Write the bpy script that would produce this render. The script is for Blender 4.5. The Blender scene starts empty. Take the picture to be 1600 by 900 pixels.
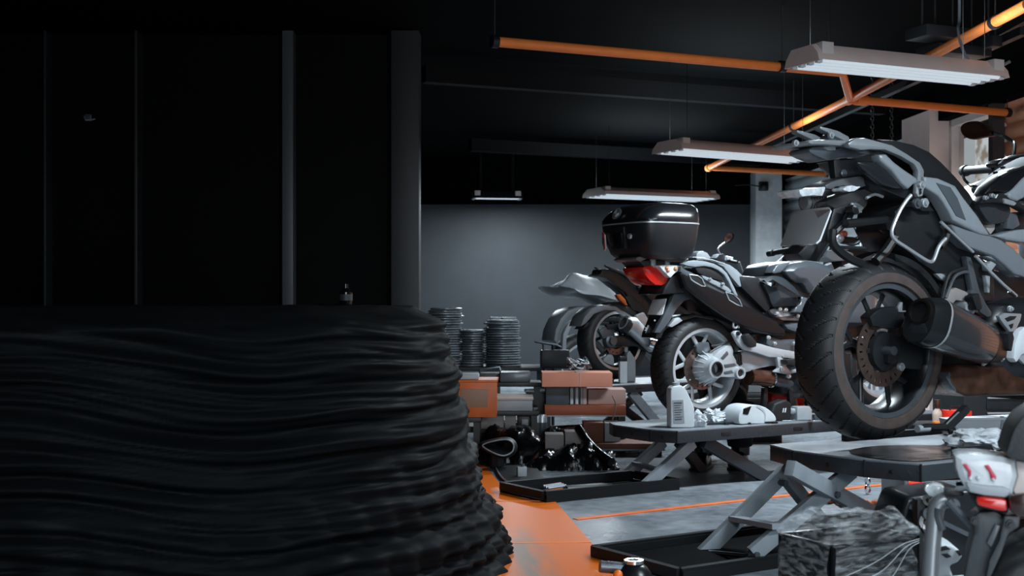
import bpy, bmesh, math, random
from mathutils import Vector as V, Matrix, noise
random.seed(7)
PI = math.pi
sc = bpy.context.scene
col = sc.collection

# ------------------------------------------------------------------ camera, world, exposure
FPX, CX, HY, CAM_H = 2000.0, 800.0, 476.0, 1.0          # focal length in pixels of the 1600x900 frame, horizon row
cd = bpy.data.cameras.new('camera'); cam = bpy.data.objects.new('camera', cd); col.objects.link(cam)
cam.location = (0, 0, CAM_H); cam.rotation_euler = (PI/2, 0, 0)
cd.sensor_width = 36; cd.lens = 36*FPX/1600; cd.shift_y = (HY-450)/1600
cd.clip_start = 0.05; cd.clip_end = 100
cd.dof.use_dof = True; cd.dof.focus_distance = 6.2; cd.dof.aperture_fstop = 5.0
sc.camera = cam
w = bpy.data.worlds.new('world'); sc.world = w; w.use_nodes = True
w.node_tree.nodes['Background'].inputs[0].default_value = (0.55, 0.66, 0.76, 1)
w.node_tree.nodes['Background'].inputs[1].default_value = 0.022
sc.view_settings.view_transform = 'Standard'; sc.view_settings.look = 'None'
sc.view_settings.gamma = 1; sc.view_settings.use_curve_mapping = False
sc.view_settings.exposure = 0.0
LAMP_W = 62.0            # watts of each hanging fluorescent fixture
FILL_W = 250.0           # added unseen fill light behind the camera
LAMP_C = (0.80, 0.92, 1.0)

# ------------------------------------------------------------------ helpers
def s2l(c):
    return c/12.92 if c <= .04045 else ((c+.055)/1.055)**2.4
def hexc(h):
    return tuple(s2l(int(h[i:i+2], 16)/255) for i in (0, 2, 4)) + (1,)
MATS = {}
def mat(name, color, rough=.5, metal=0, var=0, vscale=8, bump=0, bscale=40, rvar=0, coat=0, emit=0, ecol=None, trans=0, alpha=1, ior=1.45, stretch=None, spec=.5):
    if name in MATS: return MATS[name]
    m = bpy.data.materials.new(name); m.use_nodes = True; nt = m.node_tree; N = nt.nodes; L = nt.links
    b = N['Principled BSDF']
    c = hexc(color) if isinstance(color, str) else tuple(color)+(1,)
    b.inputs['Base Color'].default_value = c; b.inputs['Roughness'].default_value = rough; b.inputs['Metallic'].default_value = metal
    b.inputs['Coat Weight'].default_value = coat; b.inputs['Coat Roughness'].default_value = .08
    b.inputs['Transmission Weight'].default_value = trans; b.inputs['Alpha'].default_value = alpha; b.inputs['IOR'].default_value = ior
    b.inputs['Specular IOR Level'].default_value = spec
    if emit:
        b.inputs['Emission Strength'].default_value = emit; b.inputs['Emission Color'].default_value = (ecol or c)[:3]+(1,)
    if var or bump or rvar:
        tc = N.new('ShaderNodeTexCoord'); mp = N.new('ShaderNodeMapping'); L.new(tc.outputs['Object'], mp.inputs[0])
        if stretch: mp.inputs['Scale'].default_value = stretch
        nz = N.new('ShaderNodeTexNoise'); nz.inputs['Scale'].default_value = vscale; nz.inputs['Detail'].default_value = 6
        L.new(mp.outputs[0], nz.inputs[0])
        if var:
            r = N.new('ShaderNodeMapRange'); r.inputs[1].default_value = .3; r.inputs[2].default_value = .7
            r.inputs[3].default_value = 1-var; r.inputs[4].default_value = 1+var; L.new(nz.outputs[0], r.inputs[0])
            mx = N.new('ShaderNodeVectorMath'); mx.operation = 'SCALE'; mx.inputs[0].default_value = c[:3]
            L.new(r.outputs[0], mx.inputs['Scale']); L.new(mx.outputs[0], b.inputs['Base Color'])
        if rvar:
            r = N.new('ShaderNodeMapRange'); r.inputs[1].default_value = .3; r.inputs[2].default_value = .7
            r.inputs[3].default_value = max(.03, rough-rvar); r.inputs[4].default_value = min(1, rough+rvar)
            L.new(nz.outputs[0], r.inputs[0]); L.new(r.outputs[0], b.inputs['Roughness'])
        if bump:
            n2 = N.new('ShaderNodeTexNoise'); n2.inputs['Scale'].default_value = bscale; n2.inputs['Detail'].default_value = 4
            L.new(mp.outputs[0], n2.inputs[0])
            bp = N.new('ShaderNodeBump'); bp.inputs['Strength'].default_value = bump; bp.inputs['Distance'].default_value = .01
            L.new(n2.outputs[0], bp.inputs['Height']); L.new(bp.outputs[0], b.inputs['Normal'])
    MATS[name] = m
    return m

def ray(px, py): return V(((px-CX)/FPX, 1, -(py-HY)/FPX))
CAMP = V((0, 0, CAM_H))
def atd(px, py, Y): return CAMP + ray(px, py)*Y                 # point seen at a pixel, at a depth
def atz(px, py, z): return atd(px, py, (z-CAM_H)/ray(px, py).z)  # point seen at a pixel, at a height
CROPS = dict(K1=(1200,160,3.215), K2=(1200,400,2.8125), K3=(1200,640,3.4625), K4=(920,280,3.75), K5=(980,460,3.9125),
    K6=(840,400,4.0909), K7=(700,560,4.0893), K8=(860,640,3.4625), Q1=(1220,0,3.46), Q7=(720,0,2.7586), Q8=(1140,240,4.5),
    T1=(1440,160,3.75), T2=(1440,400,3.75), T3=(1400,620,3.215), T4=(1220,180,6.0), T5=(1180,320,5.0), T6=(990,380,5.627),
    T7=(930,305,7.5), T8=(1130,560,6.43), P=(0,0,1.0))
class Frame:                                                    # a thing's own axes: x forward, y left, z up
    def __init__(s, O, deg):
        s.O = V(O); s.a = math.radians(deg); s.f = V((math.cos(s.a), math.sin(s.a), 0)); s.l = V((-math.sin(s.a), math.cos(s.a), 0))
    def loc(s, p):
        d = V(p)-s.O; return V((d.dot(s.f), d.dot(s.l), d.z))
    def L(s, k, u, v, y):                                       # sight line met with the thing's own lengthwise plane y
        x0, y0, sc_ = CROPS[k]; r = ray(x0+u/sc_, y0+v/sc_)
        t = (y + s.O.dot(s.l) - CAMP.dot(s.l))/r.dot(s.l)
        return s.loc(CAMP + r*t)
    def pl(s, k, pts, y): return [s.L(k, u, v, y) for u, v in pts]

def crom(pts, n=4, closed=True):
    out = []; N_ = len(pts)
    rng = range(N_) if closed else range(N_-1)
    for i in rng:
        if closed: p0, p1, p2, p3 = pts[i-1], pts[i], pts[(i+1) % N_], pts[(i+2) % N_]
        else: p0, p1, p2, p3 = pts[max(i-1, 0)], pts[i], pts[i+1], pts[min(i+2, N_-1)]
        for k in range(n):
            t = k/n
            out.append(.5*((2*p1)+(p2-p0)*t+(2*p0-5*p1+4*p2-p3)*t*t+(3*p1-p0-3*p2+p3)*t**3))
    if not closed: out.append(pts[-1].copy())
    return out

class MB:
    def __init__(s): s.bm = bmesh.new(); s.mi = 0
    def _merge(s, b):
        mp = {}
        for v in b.verts: mp[v] = s.bm.verts.new(v.co)
        for f in b.faces:
            try:
                g = s.bm.faces.new([mp[v] for v in f.verts]); g.material_index = s.mi
            except ValueError: pass
        b.free(); return s
    def _bev(s, b, bev, seg=2, ang=.5):
        if bev:
            b.normal_update()
            es = [e for e in b.edges if len(e.link_faces) == 2 and e.calc_face_angle(0) > ang]
            if es: bmesh.ops.bevel(b, geom=es, offset=bev, segments=seg, profile=.6, affect='EDGES', clamp_overlap=True)
    def box(s, c, size, rot=None, bev=0, seg=2):
        b = bmesh.new(); bmesh.ops.create_cube(b, size=1)
        for v in b.verts: v.co = V((v.co.x*size[0], v.co.y*size[1], v.co.z*size[2]))
        s._bev(b, bev, seg)
        R = rot if isinstance(rot, Matrix) else (Matrix.Rotation(rot, 3, 'Z') if rot else Matrix.Identity(3))
        for v in b.verts: v.co = R @ v.co + V(c)
        return s._merge(b)
    def prism(s, pts, vec, bev=0, inset=0, dome=0, seg=2):
        b = bmesh.new(); pts = [V(p) for p in pts]; vec = V(vec)
        n = V((0, 0, 0))
        for i in range(len(pts)): n += pts[i-1].cross(pts[i])
        if n.dot(vec) < 0: pts = pts[::-1]
        a = [b.verts.new(p) for p in pts]; c = [b.verts.new(p+vec) for p in pts]
        b.faces.new(a[::-1]); top = b.faces.new(c)
        for i in range(len(pts)):
            j = (i+1) % len(pts); b.faces.new((a[i], a[j], c[j], c[i]))
        b.normal_update()
        if inset:
            bmesh.ops.inset_individual(b, faces=[top], thickness=inset, depth=dome, use_even_offset=True)
        if bev: s._bev(b, bev, seg)
        return s._merge(b)
    def loft(s, rings, caps=True, closed=True):
        rs = [[s.bm.verts.new(p) for p in r] for r in rings]; n = len(rs[0])
        for a, b in zip(rs, rs[1:]):
            for i in range(n if closed else n-1):
                j = (i+1) % n; f = s.bm.faces.new((a[i], a[j], b[j], b[i])); f.material_index = s.mi
        if caps:
            for r in (rs[0][::-1], rs[-1]):
                f = s.bm.faces.new(r); f.material_index = s.mi
        return s
    def tube(s, pts, r, n=8, closed=False, caps=True, flat=None):
        pts = [V(p) for p in pts]; N_ = len(pts); rings = []; ref = None
        for i, p in enumerate(pts):
            if closed: t = pts[(i+1) % N_]-pts[i-1]
            else: t = pts[min(i+1, N_-1)]-pts[max(i-1, 0)]
            t.normalize()
            if ref is None:
                ref = V((0, 0, 1)) if abs(t.z) < .9 else V((1, 0, 0))
            u = (ref-t*ref.dot(t)).normalized(); ref = u; v = t.cross(u)
            rr = r[i] if isinstance(r, (list, tuple)) else r
            fl = flat or 1
            rings.append([p+u*math.cos(2*PI*k/n)*rr+v*math.sin(2*PI*k/n)*rr*fl for k in range(n)])
        if closed: rings.append(rings[0]); 
        if closed:
            rs = [[s.bm.verts.new(p) for p in q] for q in rings[:-1]]
            for i in range(N_):
                a, b = rs[i], rs[(i+1) % N_]
                for k in range(n):
                    j = (k+1) % n; f = s.bm.faces.new((a[k], a[j], b[j], b[k])); f.material_index = s.mi
            return s
        return s.loft(rings, caps)
    def bar(s, a, b, w, h, up=(0, 0, 1), bev=0):
        a, b = V(a), V(b); t = (b-a); L_ = t.length; t.normalize(); u = V(up); u = (u-t*u.dot(t)).normalized(); v = u.cross(t)
        R = Matrix((t, v, u)).transposed()
        return s.box((a+b)/2, (L_, w, h), R, bev)
    def lathe(s, prof, O, axis, n=32, cap=False, a0=0, a1=2*PI):
        O = V(O); ax = V(axis).normalized(); ref = V((0, 0, 1)) if abs(ax.z) < .9 else V((1, 0, 0))
        u = (ref-ax*ref.dot(ax)).normalized(); v = ax.cross(u); full = abs(a1-a0-2*PI) < 1e-6
        rings = []
        m = n if full else n+1
        for r, h in prof:
            rings.append([O+ax*h+(u*math.cos(a0+(a1-a0)*k/n)+v*math.sin(a0+(a1-a0)*k/n))*r for k in range(m)])
        return s.loft(rings, cap, full)
    def cyl(s, a, b, r, n=20, r2=None):
        a, b = V(a), V(b); L_ = (b-a).length
        return s.lathe([(r, 0), (r if r2 is None else r2, L_)], a, b-a, n, True)
    def ball(s, c, r, n=12):
        b = bmesh.new(); bmesh.ops.create_icosphere(b, subdivisions=2 if n <= 12 else 3, radius=1)
        rr = V(r) if not isinstance(r, (int, float)) else V((r, r, r))
        for v in b.verts: v.co = V((v.co.x*rr.x, v.co.y*rr.y, v.co.z*rr.z))+V(c)
        return s._merge(b)
    def build(s, name, m, parent=None, sharp=38, fix=True, loc=None, rotz=0):
        if fix: bmesh.ops.recalc_face_normals(s.bm, faces=s.bm.faces)
        me = bpy.data.meshes.new(name); s.bm.to_mesh(me); s.bm.free()
        for q in (m if isinstance(m, (list, tuple)) else [m]): me.materials.append(q)
        if sharp:
            me.polygons.foreach_set('use_smooth', [True]*len(me.polygons)); me.set_sharp_from_angle(angle=math.radians(sharp))
        o = bpy.data.objects.new(name, me); col.objects.link(o)
        if parent: o.parent = parent
        if loc is not None: o.location = loc
        o.rotation_euler[2] = rotz
        return o

def tag(o, label, cat, group=None, kind=None):
    if label: o['label'] = label
    if cat: o['category'] = cat
    if group: o['group'] = group
    if kind: o['kind'] = kind
    return o
def thing(name, label, cat, loc, rotz=0, group=None):
    o = bpy.data.objects.new(name, None); o.empty_display_size = .1; col.objects.link(o)
    o.location = loc; o.rotation_euler = (0, 0, rotz)
    return tag(o, label, cat, group)
def struct(o): o['kind'] = 'structure'; return o
def dup(root, loc, rotz, label=None, group=None):
    r = root.copy(); col.objects.link(r); r.location = loc; r.rotation_euler = (0, 0, rotz)
    if label: r['label'] = label
    if group: r['group'] = group
    for ch in list(root.children):
        c = ch.copy(); col.objects.link(c); c.parent = r
        for g in list(ch.children):
            d = g.copy(); col.objects.link(d); d.parent = c
    return r

# ------------------------------------------------------------------ materials
BLK = mat('black_plastic', '1b1d20', .42, bump=.08, bscale=160)
GLOSS = mat('gloss_black', '0f1114', .3, coat=.06, spec=.35)
SATIN = mat('satin_black', '1c1f22', .3, rvar=.08)
GREY = mat('grey_paint', '7d848a', .34, coat=.25, var=.05)
DGREY = mat('dark_grey_paint', '484e54', .32, coat=.2, var=.05)
SILV = mat('silver_metal', 'b4babf', .34, .6, rvar=.08, var=.06)
CAST = mat('cast_aluminium', 'b2b8bd', .42, .45, bump=.08, bscale=120, var=.08)
STEEL = mat('dark_steel', '5b6167', .34, .55, rvar=.1, var=.15)
CHROME = mat('chrome', 'd5dade', .12, 1)
DISC = mat('worn_disc_steel', '7d6a63', .38, .9, var=.2, vscale=30)
COPPER = mat('heat_tinted_steel', '6b4d40', .34, .8, var=.35, vscale=14, rvar=.1)
RUB = mat('rubber', '1a1c1e', .55, bump=.1, bscale=200, var=.15)
DUSTY = mat('dusty_rubber', '463c39', .7, var=.2, vscale=20)
SEATM = mat('seat_vinyl', '17191c', .4, bump=.12, bscale=350)
GREYSEAT = mat('seat_sheen_vinyl', '2b2f33', .33, bump=.05, bscale=300)
REDL = mat('red_lens', 'b81c14', .15, coat=.6)
CLEARL = mat('clear_lens', 'c7ced2', .12, coat=.6, var=.25, vscale=60)
ORANGEL = mat('amber_lens', 'b35a2c', .2, coat=.4)
PLATE = mat('plate_grey', 'd2d6da', .5)
WHITEP = mat('white_plastic', 'c3cacf', .4, var=.08)
GREYP = mat('grey_plastic', '8b9196', .42, var=.08)
LIFTM = mat('lift_dark_paint', '30353a', .38, bump=.15, bscale=60, rvar=.1)
LIFTG = mat('lift_grey_paint', '868e95', .38, var=.12, vscale=12)
CARD = mat('cardboard', 'b58272', .75, var=.08, vscale=20)
CARDG = mat('grey_cardboard', '8f8a88', .7, var=.1, vscale=18)
CARDB = mat('brown_cardboard', '7a4a38', .65, var=.2, vscale=10)
ORANGE = mat('orange_paint', 'dc6a20', .42, var=.12, vscale=10)
PIPEO = mat('pipe_orange', 'ee8440', .45, var=.06)
RED = mat('red_paint', 'e2301f', .28, coat=.4)
BAG = mat('black_bag_film', '0d0e10', .2, bump=.5, bscale=26)
RAG = mat('white_cloth', 'b9bfc4', .8, var=.15, bump=.4, bscale=60)
PAPER = mat('paper', 'b5bbc0', .7, var=.08)
EMBW = mat('emblem_white', 'c9cfd3', .3)
BLACKWALL = mat('black_wall', '08090b', .55, bump=.1, bscale=30)
FLAT_BLACK = mat('ceiling_paint_and_shade', '050607', .9, spec=.04)

# ------------------------------------------------------------------ setting
def plane_quad(name, pts, m):
    b = MB(); f = b.bm.faces.new([b.bm.verts.new(p) for p in pts]); return struct(b.build(name, m, sharp=0, fix=False))
# polished concrete floor
fm = bpy.data.materials.new('polished_concrete'); fm.use_nodes = True
nt = fm.node_tree; N = nt.nodes; L = nt.links; b = N['Principled BSDF']
tc = N.new('ShaderNodeTexCoord'); n1 = N.new('ShaderNodeTexNoise'); n1.inputs['Scale'].default_value = 1.6; n1.inputs['Detail'].default_value = 10
n2 = N.new('ShaderNodeTexNoise'); n2.inputs['Scale'].default_value = 14; n2.inputs['Detail'].default_value = 8
mx = N.new('ShaderNodeMath'); mx.operation = 'MULTIPLY'; rp = N.new('ShaderNodeValToRGB')
rp.color_ramp.elements[0].color = hexc('646a70'); rp.color_ramp.elements[1].color = hexc('99a1a8')
rp.color_ramp.elements[0].position = .12; rp.color_ramp.elements[1].position = .42
L.new(tc.outputs['Object'], n1.inputs[0]); L.new(tc.outputs['Object'], n2.inputs[0])
L.new(n1.outputs[0], mx.inputs[0]); L.new(n2.outputs[0], mx.inputs[1]); L.new(mx.outputs[0], rp.inputs[0]); L.new(rp.outputs[0], b.inputs['Base Color'])
mr = N.new('ShaderNodeMapRange'); mr.inputs[3].default_value = .16; mr.inputs[4].default_value = .42
L.new(n1.outputs[0], mr.inputs[0]); L.new(mr.outputs[0], b.inputs['Roughness'])
fl = MB(); fl.box((0, 8, -.05), (16, 24, .1)); struct(fl.build('floor', fm, sharp=0))
CEIL = 2.95
cl = MB(); cl.box((0, 8, CEIL+.05), (16, 24, .1)); struct(cl.build('ceiling', FLAT_BLACK, sharp=0))

WALLM = mat('charcoal_wall_paint', '35393d', .62, bump=.06, bscale=25, var=.08, vscale=3)
bw = MB(); bw.box((0, 17.1, CEIL/2), (14, .2, CEIL)); struct(bw.build('wall_back', WALLM, sharp=0))
ub = MB(); ub.box((0, 16.985, (2.33+CEIL)/2), (14, .03, CEIL-2.33)); struct(ub.build('trim_12', FLAT_BLACK, sharp=0))  # flat black band stands in for the shade above the lamp cutoff
# right wall runs towards the camera, slightly outwards
WO = V((3.59, 17.0, 0)); WD = V((.07, -1, 0)).normalized(); WN = V((-1, -.07, 0)).normalized()
def wall_pt(px, z=0, off=0):                                     # foot of the sight line on the right wall
    r = ray(px, HY); t = ((WO.x+WN.x*off)-(WO.y+WN.y*off)*r.x)/(r.x*WD.y-WD.x); return WO+WN*off+WD*t + V((0, 0, z))
SH_T = 2.66
wa = math.atan2(WD.y, WD.x)
def wall_box(m, px0, px1, z0, z1, thick, off=0):
    a, b_ = wall_pt(px0), wall_pt(px1); c = (a+b_)/2 + WN*(off+thick/2); c.z = (z0+z1)/2
    m.box(c, ((b_-a).length, thick, z1-z0), wa)
rw = MB()
for a, b_, z0, z1 in ((1200, 1447, 0, CEIL), (1447, 1562, 0, .7), (1447, 1562, SH_T+.02, CEIL)): wall_box(rw, a, b_, z0, z1, .12, -.2)
e0 = wall_pt(1562); e1 = e0+WD*9
c = (e0+e1)/2+WN*(-.14); rw.box((c.x, c.y, CEIL/2), ((e1-e0).length, .12, CEIL), wa)
struct(rw.build('wall_right', mat('right_wall_paint', '2a2d30', .6, var=.1), sharp=0))
# white plastered column in the back corner, pinkish pillar beside the window
PLAST = mat('plaster_white', 'd2d6d9', .75, var=.12, vscale=9, bump=.5, bscale=22)
PINK = mat('pillar_paint', 'e6cfc8', .7, var=.06, vscale=6, bump=.1, bscale=30)
pc = MB(); a = atd(1173, HY, 16.95); b_ = atd(1222, HY, 16.6)
pc.box(((a.x+b_.x)/2, 16.8, 1.37), (b_.x-a.x, .4, 2.74), bev=.01)
struct(pc.build('trim_1', PLAST))
pp = MB(); wall_box(pp, 1441, 1486, 0, SH_T+.1, .24, -.04); struct(pp.build('trim_2', PINK))
# black lintel beams above the shutters and across the ceiling
lb = MB(); a, b_ = wall_pt(1205), wall_pt(1562); c = (a+b_)/2+WN*.02; lb.box((c.x, c.y, (SH_T+CEIL)/2), ((b_-a).length, .2, CEIL-SH_T), wa)
c = (e0+e1)/2+WN*.02; lb.box((c.x, c.y, (SH_T+CEIL)/2), ((e1-e0).length, .2, CEIL-SH_T), wa)
struct(lb.build('trim_3', FLAT_BLACK, sharp=0))
BEAMM = mat('beam_black', '0c0d0f', .6, spec=.12)
for i, (pl_, pr_, z) in enumerate((((700, 118), (1250, 158), 2.8), ((760, 228), (1090, 246), 2.8))):
    p, q = atz(*pl_, z), atz(*pr_, z); d = (q-p).normalized()
    bm_ = MB(); bm_.bar(p-d*.2, q+d*.9, .1, .14); struct(bm_.build('trim_%d' % (4+i), BEAMM, sharp=0))
# roller shutters: every slat rolled as a curved profile in one mesh per shutter
def shutter(name, px0, px1, m, end=None):
    a = wall_pt(px0); b_ = wall_pt(px1) if end is None else a+WD*end
    L_ = (b_-a).length; s = MB(); pitch = .13; z = .02
    prof = []
    while z < SH_T-.02:
        prof += [(.0, z), (.022, z+.02), (.034, z+.055), (.034, z+.085), (.02, z+.112), (.0, z+.118)]
        z += pitch
    ring0 = [a+WN*(-.06+p[0])+V((0, 0, p[1])) for p in prof]; ring1 = [q+(b_-a) for q in ring0]
    s.loft([ring0, ring1], False, False)
    return struct(s.build(name, m, sharp=30, fix=False))
shutter('wall_shutter_back', 1222, 1441, mat('shutter_grey', 'c2c8cc', .4, .1, var=.06))
# warm daylight on the near shutter is put into its slat colour
shutter('wall_shutter_front', 1562, 0, mat('shutter_warm_daylit', 'e8a07c', .45, .1, var=.08), end=5.0)
# daylight window between the pillar and the near shutter
wfm = mat('window_frame_paint', 'dcd0cc', .6, var=.05)
wf = MB()
for x0, x1, z0, z1 in ((1486, 1490, .7, SH_T), (1556, 1562, .7, SH_T), (1486, 1562, .7, .76), (1486, 1562, SH_T-.06, SH_T)):
    wall_box(wf, x0, x1, z0, z1, .12, -.1)
win = struct(wf.build('window_1', wfm, sharp=0))
gl = MB(); wall_box(gl, 1489, 1558, .76, SH_T-.06, .01, -.06)
g = gl.build('pane', mat('window_glass', 'e8eef0', .03, trans=1, ior=1.1, spec=.2), sharp=0); g.parent = win; g['kind'] = 'structure'
# jamb post
jp = MB(); wall_box(jp, 1559, 1566, 0, SH_T, .1, -.02); struct(jp.build('trim_6', mat('jamb_dark', '3a3436', .5), sharp=0))
# street daylight beyond the window: overcast sky with foliage
sk = bpy.data.materials.new('street_daylight'); sk.use_nodes = True; nt = sk.node_tree; N = nt.nodes; L = nt.links
b = N['Principled BSDF']; tc = N.new('ShaderNodeTexCoord'); nz = N.new('ShaderNodeTexNoise'); nz.inputs['Scale'].default_value = 7; nz.inputs['Detail'].default_value = 9
rp = N.new('ShaderNodeValToRGB'); rp.color_ramp.elements[0].color = hexc('a09080'); rp.color_ramp.elements[1].color = hexc('e6eaec'); rp.color_ramp.elements[0].position = .42; rp.color_ramp.elements[1].position = .55
L.new(tc.outputs['Object'], nz.inputs[0]); L.new(nz.outputs[0], rp.inputs[0]); L.new(rp.outputs[0], b.inputs['Emission Color'])
b.inputs['Base Color'].default_value = (0, 0, 0, 1); b.inputs['Emission Strength'].default_value = .75
p = wall_pt(1527, off=-1.6); bx = MB(); c = p+WD*2.0; bx.box((c.x, c.y, 1.9), (4, .04, 3.6), wa); struct(bx.build('exterior_foliage', sk, sharp=0))
PALE = mat('exterior_pale_wall', '9aa0a4', .8, emit=.42, ecol=(.92, .97, 1.0), var=.03)
bx = MB(); c = p-WD*2.0; bx.box((c.x, c.y, 1.9), (4, .04, 3.6), wa); struct(bx.build('exterior_sky', PALE, sharp=0))
dl = bpy.data.lights.new('window_daylight', 'AREA'); dl.shape = 'RECTANGLE'; dl.size = .8; dl.size_y = 1.7; dl.energy = 9; dl.color = (1, .80, .72)
do = bpy.data.objects.new('window_daylight', dl); col.objects.link(do); c = wall_pt(1525)-WN*.25; do.location = (c.x, c.y, 1.75)
do.rotation_euler = WN.to_track_quat('-Z', 'Z').to_euler()

# wall behind the camera with an opening added for the unseen fill light
wfb = MB()
for x0, x1, z0, z1 in ((-8, 0, 0, CEIL), (4.0, 8, 0, CEIL), (0, 4.0, 2.5, CEIL)): wfb.box(((x0+x1)/2, -3.9, (z0+z1)/2), (x1-x0, .2, z1-z0))
struct(wfb.build('wall_front', BLACKWALL, sharp=0))
dl = bpy.data.lights.new('rear_fill_light', 'AREA'); dl.shape = 'RECTANGLE'; dl.size = 4.0; dl.size_y = 2.4; dl.energy = FILL_W; dl.color = (.86, .93, 1)  # added fill for rear-facing surfaces, no real doorway source
do = bpy.data.objects.new('rear_fill_light', dl); col.objects.link(do); do.location = (2.0, -3.85, 1.25); do.rotation_euler = (PI/2, 0, 0)
# black partition on the left with its steel column and poles
wl = MB(); wl.box((-3.35, 9.3, CEIL/2), (5.0, .12, CEIL)); struct(wl.build('wall_left', mat('black_panel', '040506', .6, bump=.05, bscale=8, spec=.08), sharp=0))
COLM = mat('dark_column_paint', '1d2023', .5, var=.1)
c_ = MB(); x0, x1 = atd(611, 0, 9.1).x, atd(655, 0, 9.1).x; c_.box(((x0+x1)/2, 9.18, CEIL/2), (x1-x0, .18, CEIL), bev=.008); struct(c_.build('trim_7', COLM))
for i, (px, wpx, m) in enumerate(((443, 17, mat('grey_post_paint', '42474b', .42)), (206, 5, COLM), (64, 4, mat('teal_grey_post', '1c2526', .45)))):
    a = atd(px+7, 0, 9.12); q = MB(); ww = wpx*9.12/2000; q.box((a.x, 9.17, CEIL/2), (ww, .14, CEIL), bev=.006); struct(q.build('trim_%d' % (8+i), m))
# ------------------------------------------------------------------ hanging fluorescent fixtures
HOUS = mat('lamp_housing', 'd6c3bd', .45, var=.05)
TUBE = mat('lit_tubes', 'c6d0d6', .4, emit=.42, ecol=(.80, .92, 1.0))
REFL = mat('lamp_reflector', 'd5dade', .3)
CABLE = mat('cable_black', '141517', .5)
def fixture(label, nl, nr, fl, z, light=True, name='ceiling_light', house=None, power=1.0, dark=False):
    # nl/nr near bottom corners, fl far bottom left corner, as pixels on the plane z
    a, b_, c_ = atz(*nl, z), atz(*nr, z), atz(*fl, z)
    d = (b_-a); L_ = d.length; d.normalize(); n = V((-d.y, d.x, 0)); wd = max(.2, (c_-a).dot(n))
    ctr = (a+b_)/2+n*wd/2; ang = math.atan2(d.y, d.x)
    t = thing(name, label, 'ceiling light', (ctr.x, ctr.y, z), ang, 'hanging fluorescent fixtures')
    h = .085; hm = house or HOUS
    m = MB()   # trough: trapezoid section, open underneath
    sec = [(-wd/2, 0), (-wd/2+.012, h*.45), (-wd*.3, h), (wd*.3, h), (wd/2-.012, h*.45), (wd/2, 0)]
    m.loft([[V((x, y, zz)) for y, zz in sec] for x in (-L_/2, L_/2)], True, False)
    m.build('housing', hm, t)
    for s in (-1, 1):
        e = MB(); e.prism([V((s*L_/2, y, zz-.004)) for y, zz in sec], (s*.012, 0, 0)); e.build('end_plate', hm, t)
        k = MB(); k.box((s*(L_/2-.05), -wd*.36, h*.72), (.07, .06, .06), bev=.004); k.build('bracket', mat('bracket_pale', 'c9c2be', .5), t)
        for q in (-.28, .28):
            cb = MB(); cb.cyl((s*(L_/2-.1), wd*q, h), (s*(L_/2-.1)+.0, wd*q, CEIL-z), .0022, 6); cb.build('suspension_cable', CABLE, t)
    r = MB(); r.box((0, 0, .026), (L_-.01, wd-.03, .004)); r.build('reflector', REFL, t)
    for k in range(4):
        y = (-.36+.24*k)*wd
        q = MB(); q.cyl((-L_/2+.03, y, .004), (L_/2-.03, y, .004), .014 if not dark else .008, 12); q.build('tube', TUBE, t)
        for s in (-1, 1):
            q = MB(); q.box((s*(L_/2-.016), y, .004), (.03, .026, .03), bev=.003); q.build('lamp_holder', WHITEP, t)
    if not dark:
        q = MB(); q.box((0, 0, .012), (L_-.06, wd-.02, .003)); q.build('diffuser', TUBE, t)
    if light:
        ld = bpy.data.lights.new('lamp_light', 'AREA'); ld.shape = 'RECTANGLE'; ld.size = L_*.95; ld.size_y = wd*.9
        ld.energy = LAMP_W*power; ld.color = LAMP_C
        lo = bpy.data.objects.new('lamp_light', ld); col.objects.link(lo); lo.parent = t; lo.location = (0, 0, -.016)
        if not dark:    # added uplight to brighten pipes and shutter; the reflector has no slots
            ud = bpy.data.lights.new('added_uplight', 'AREA'); ud.shape = 'RECTANGLE'; ud.size = L_*.9; ud.size_y = .05; ud.energy = LAMP_W*power*.22; ud.color = LAMP_C
            uo = bpy.data.objects.new('added_uplight', ud); col.objects.link(uo); uo.parent = t; uo.location = (0, 0, h+.012); uo.rotation_euler = (PI, 0, 0)
    return t
fixture('nearest and largest hanging fluorescent fixture, above the lifted motorcycle', (1283, 92), (1575, 120), (1249, 109), 2.2, power=1.7)
fixture('middle hanging fluorescent fixture of the row, partly behind the tail rack', (1068, 232), (1280, 248), (1044.5, 242), 2.2, power=1.8)
fixture('far hanging fluorescent fixture above the black top case', (947, 303), (1124, 310), (939, 310), 2.2, power=2.0)
WD4 = fixture('narrow dark fixture washing light down the back wall', (740, 309), (816, 310), (738, 310.8), 2.31, name='wall_washer', house=BLK, dark=True, power=1.0)
for o_ in list(WD4.children):
    if o_.name.startswith('lamp_light'): o_.data.energy = 66
# unseen copies of the nearest fixture, added overhead as fill around the camera
for (x, y, rz, lab) in ((2.5, 3.3, .4, 'added fill fixture hanging overhead in front of the nearest lift'), (2.6, -.3, .4, 'added fill fixture hanging overhead behind the camera'), (.1, .3, .4, 'added fill fixture hanging overhead over the aisle at the left of the camera')):
    dup(bpy.data.objects['ceiling_light'], (x, y, 2.4), rz, lab, 'added fill fixtures overhead near the camera')

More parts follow.
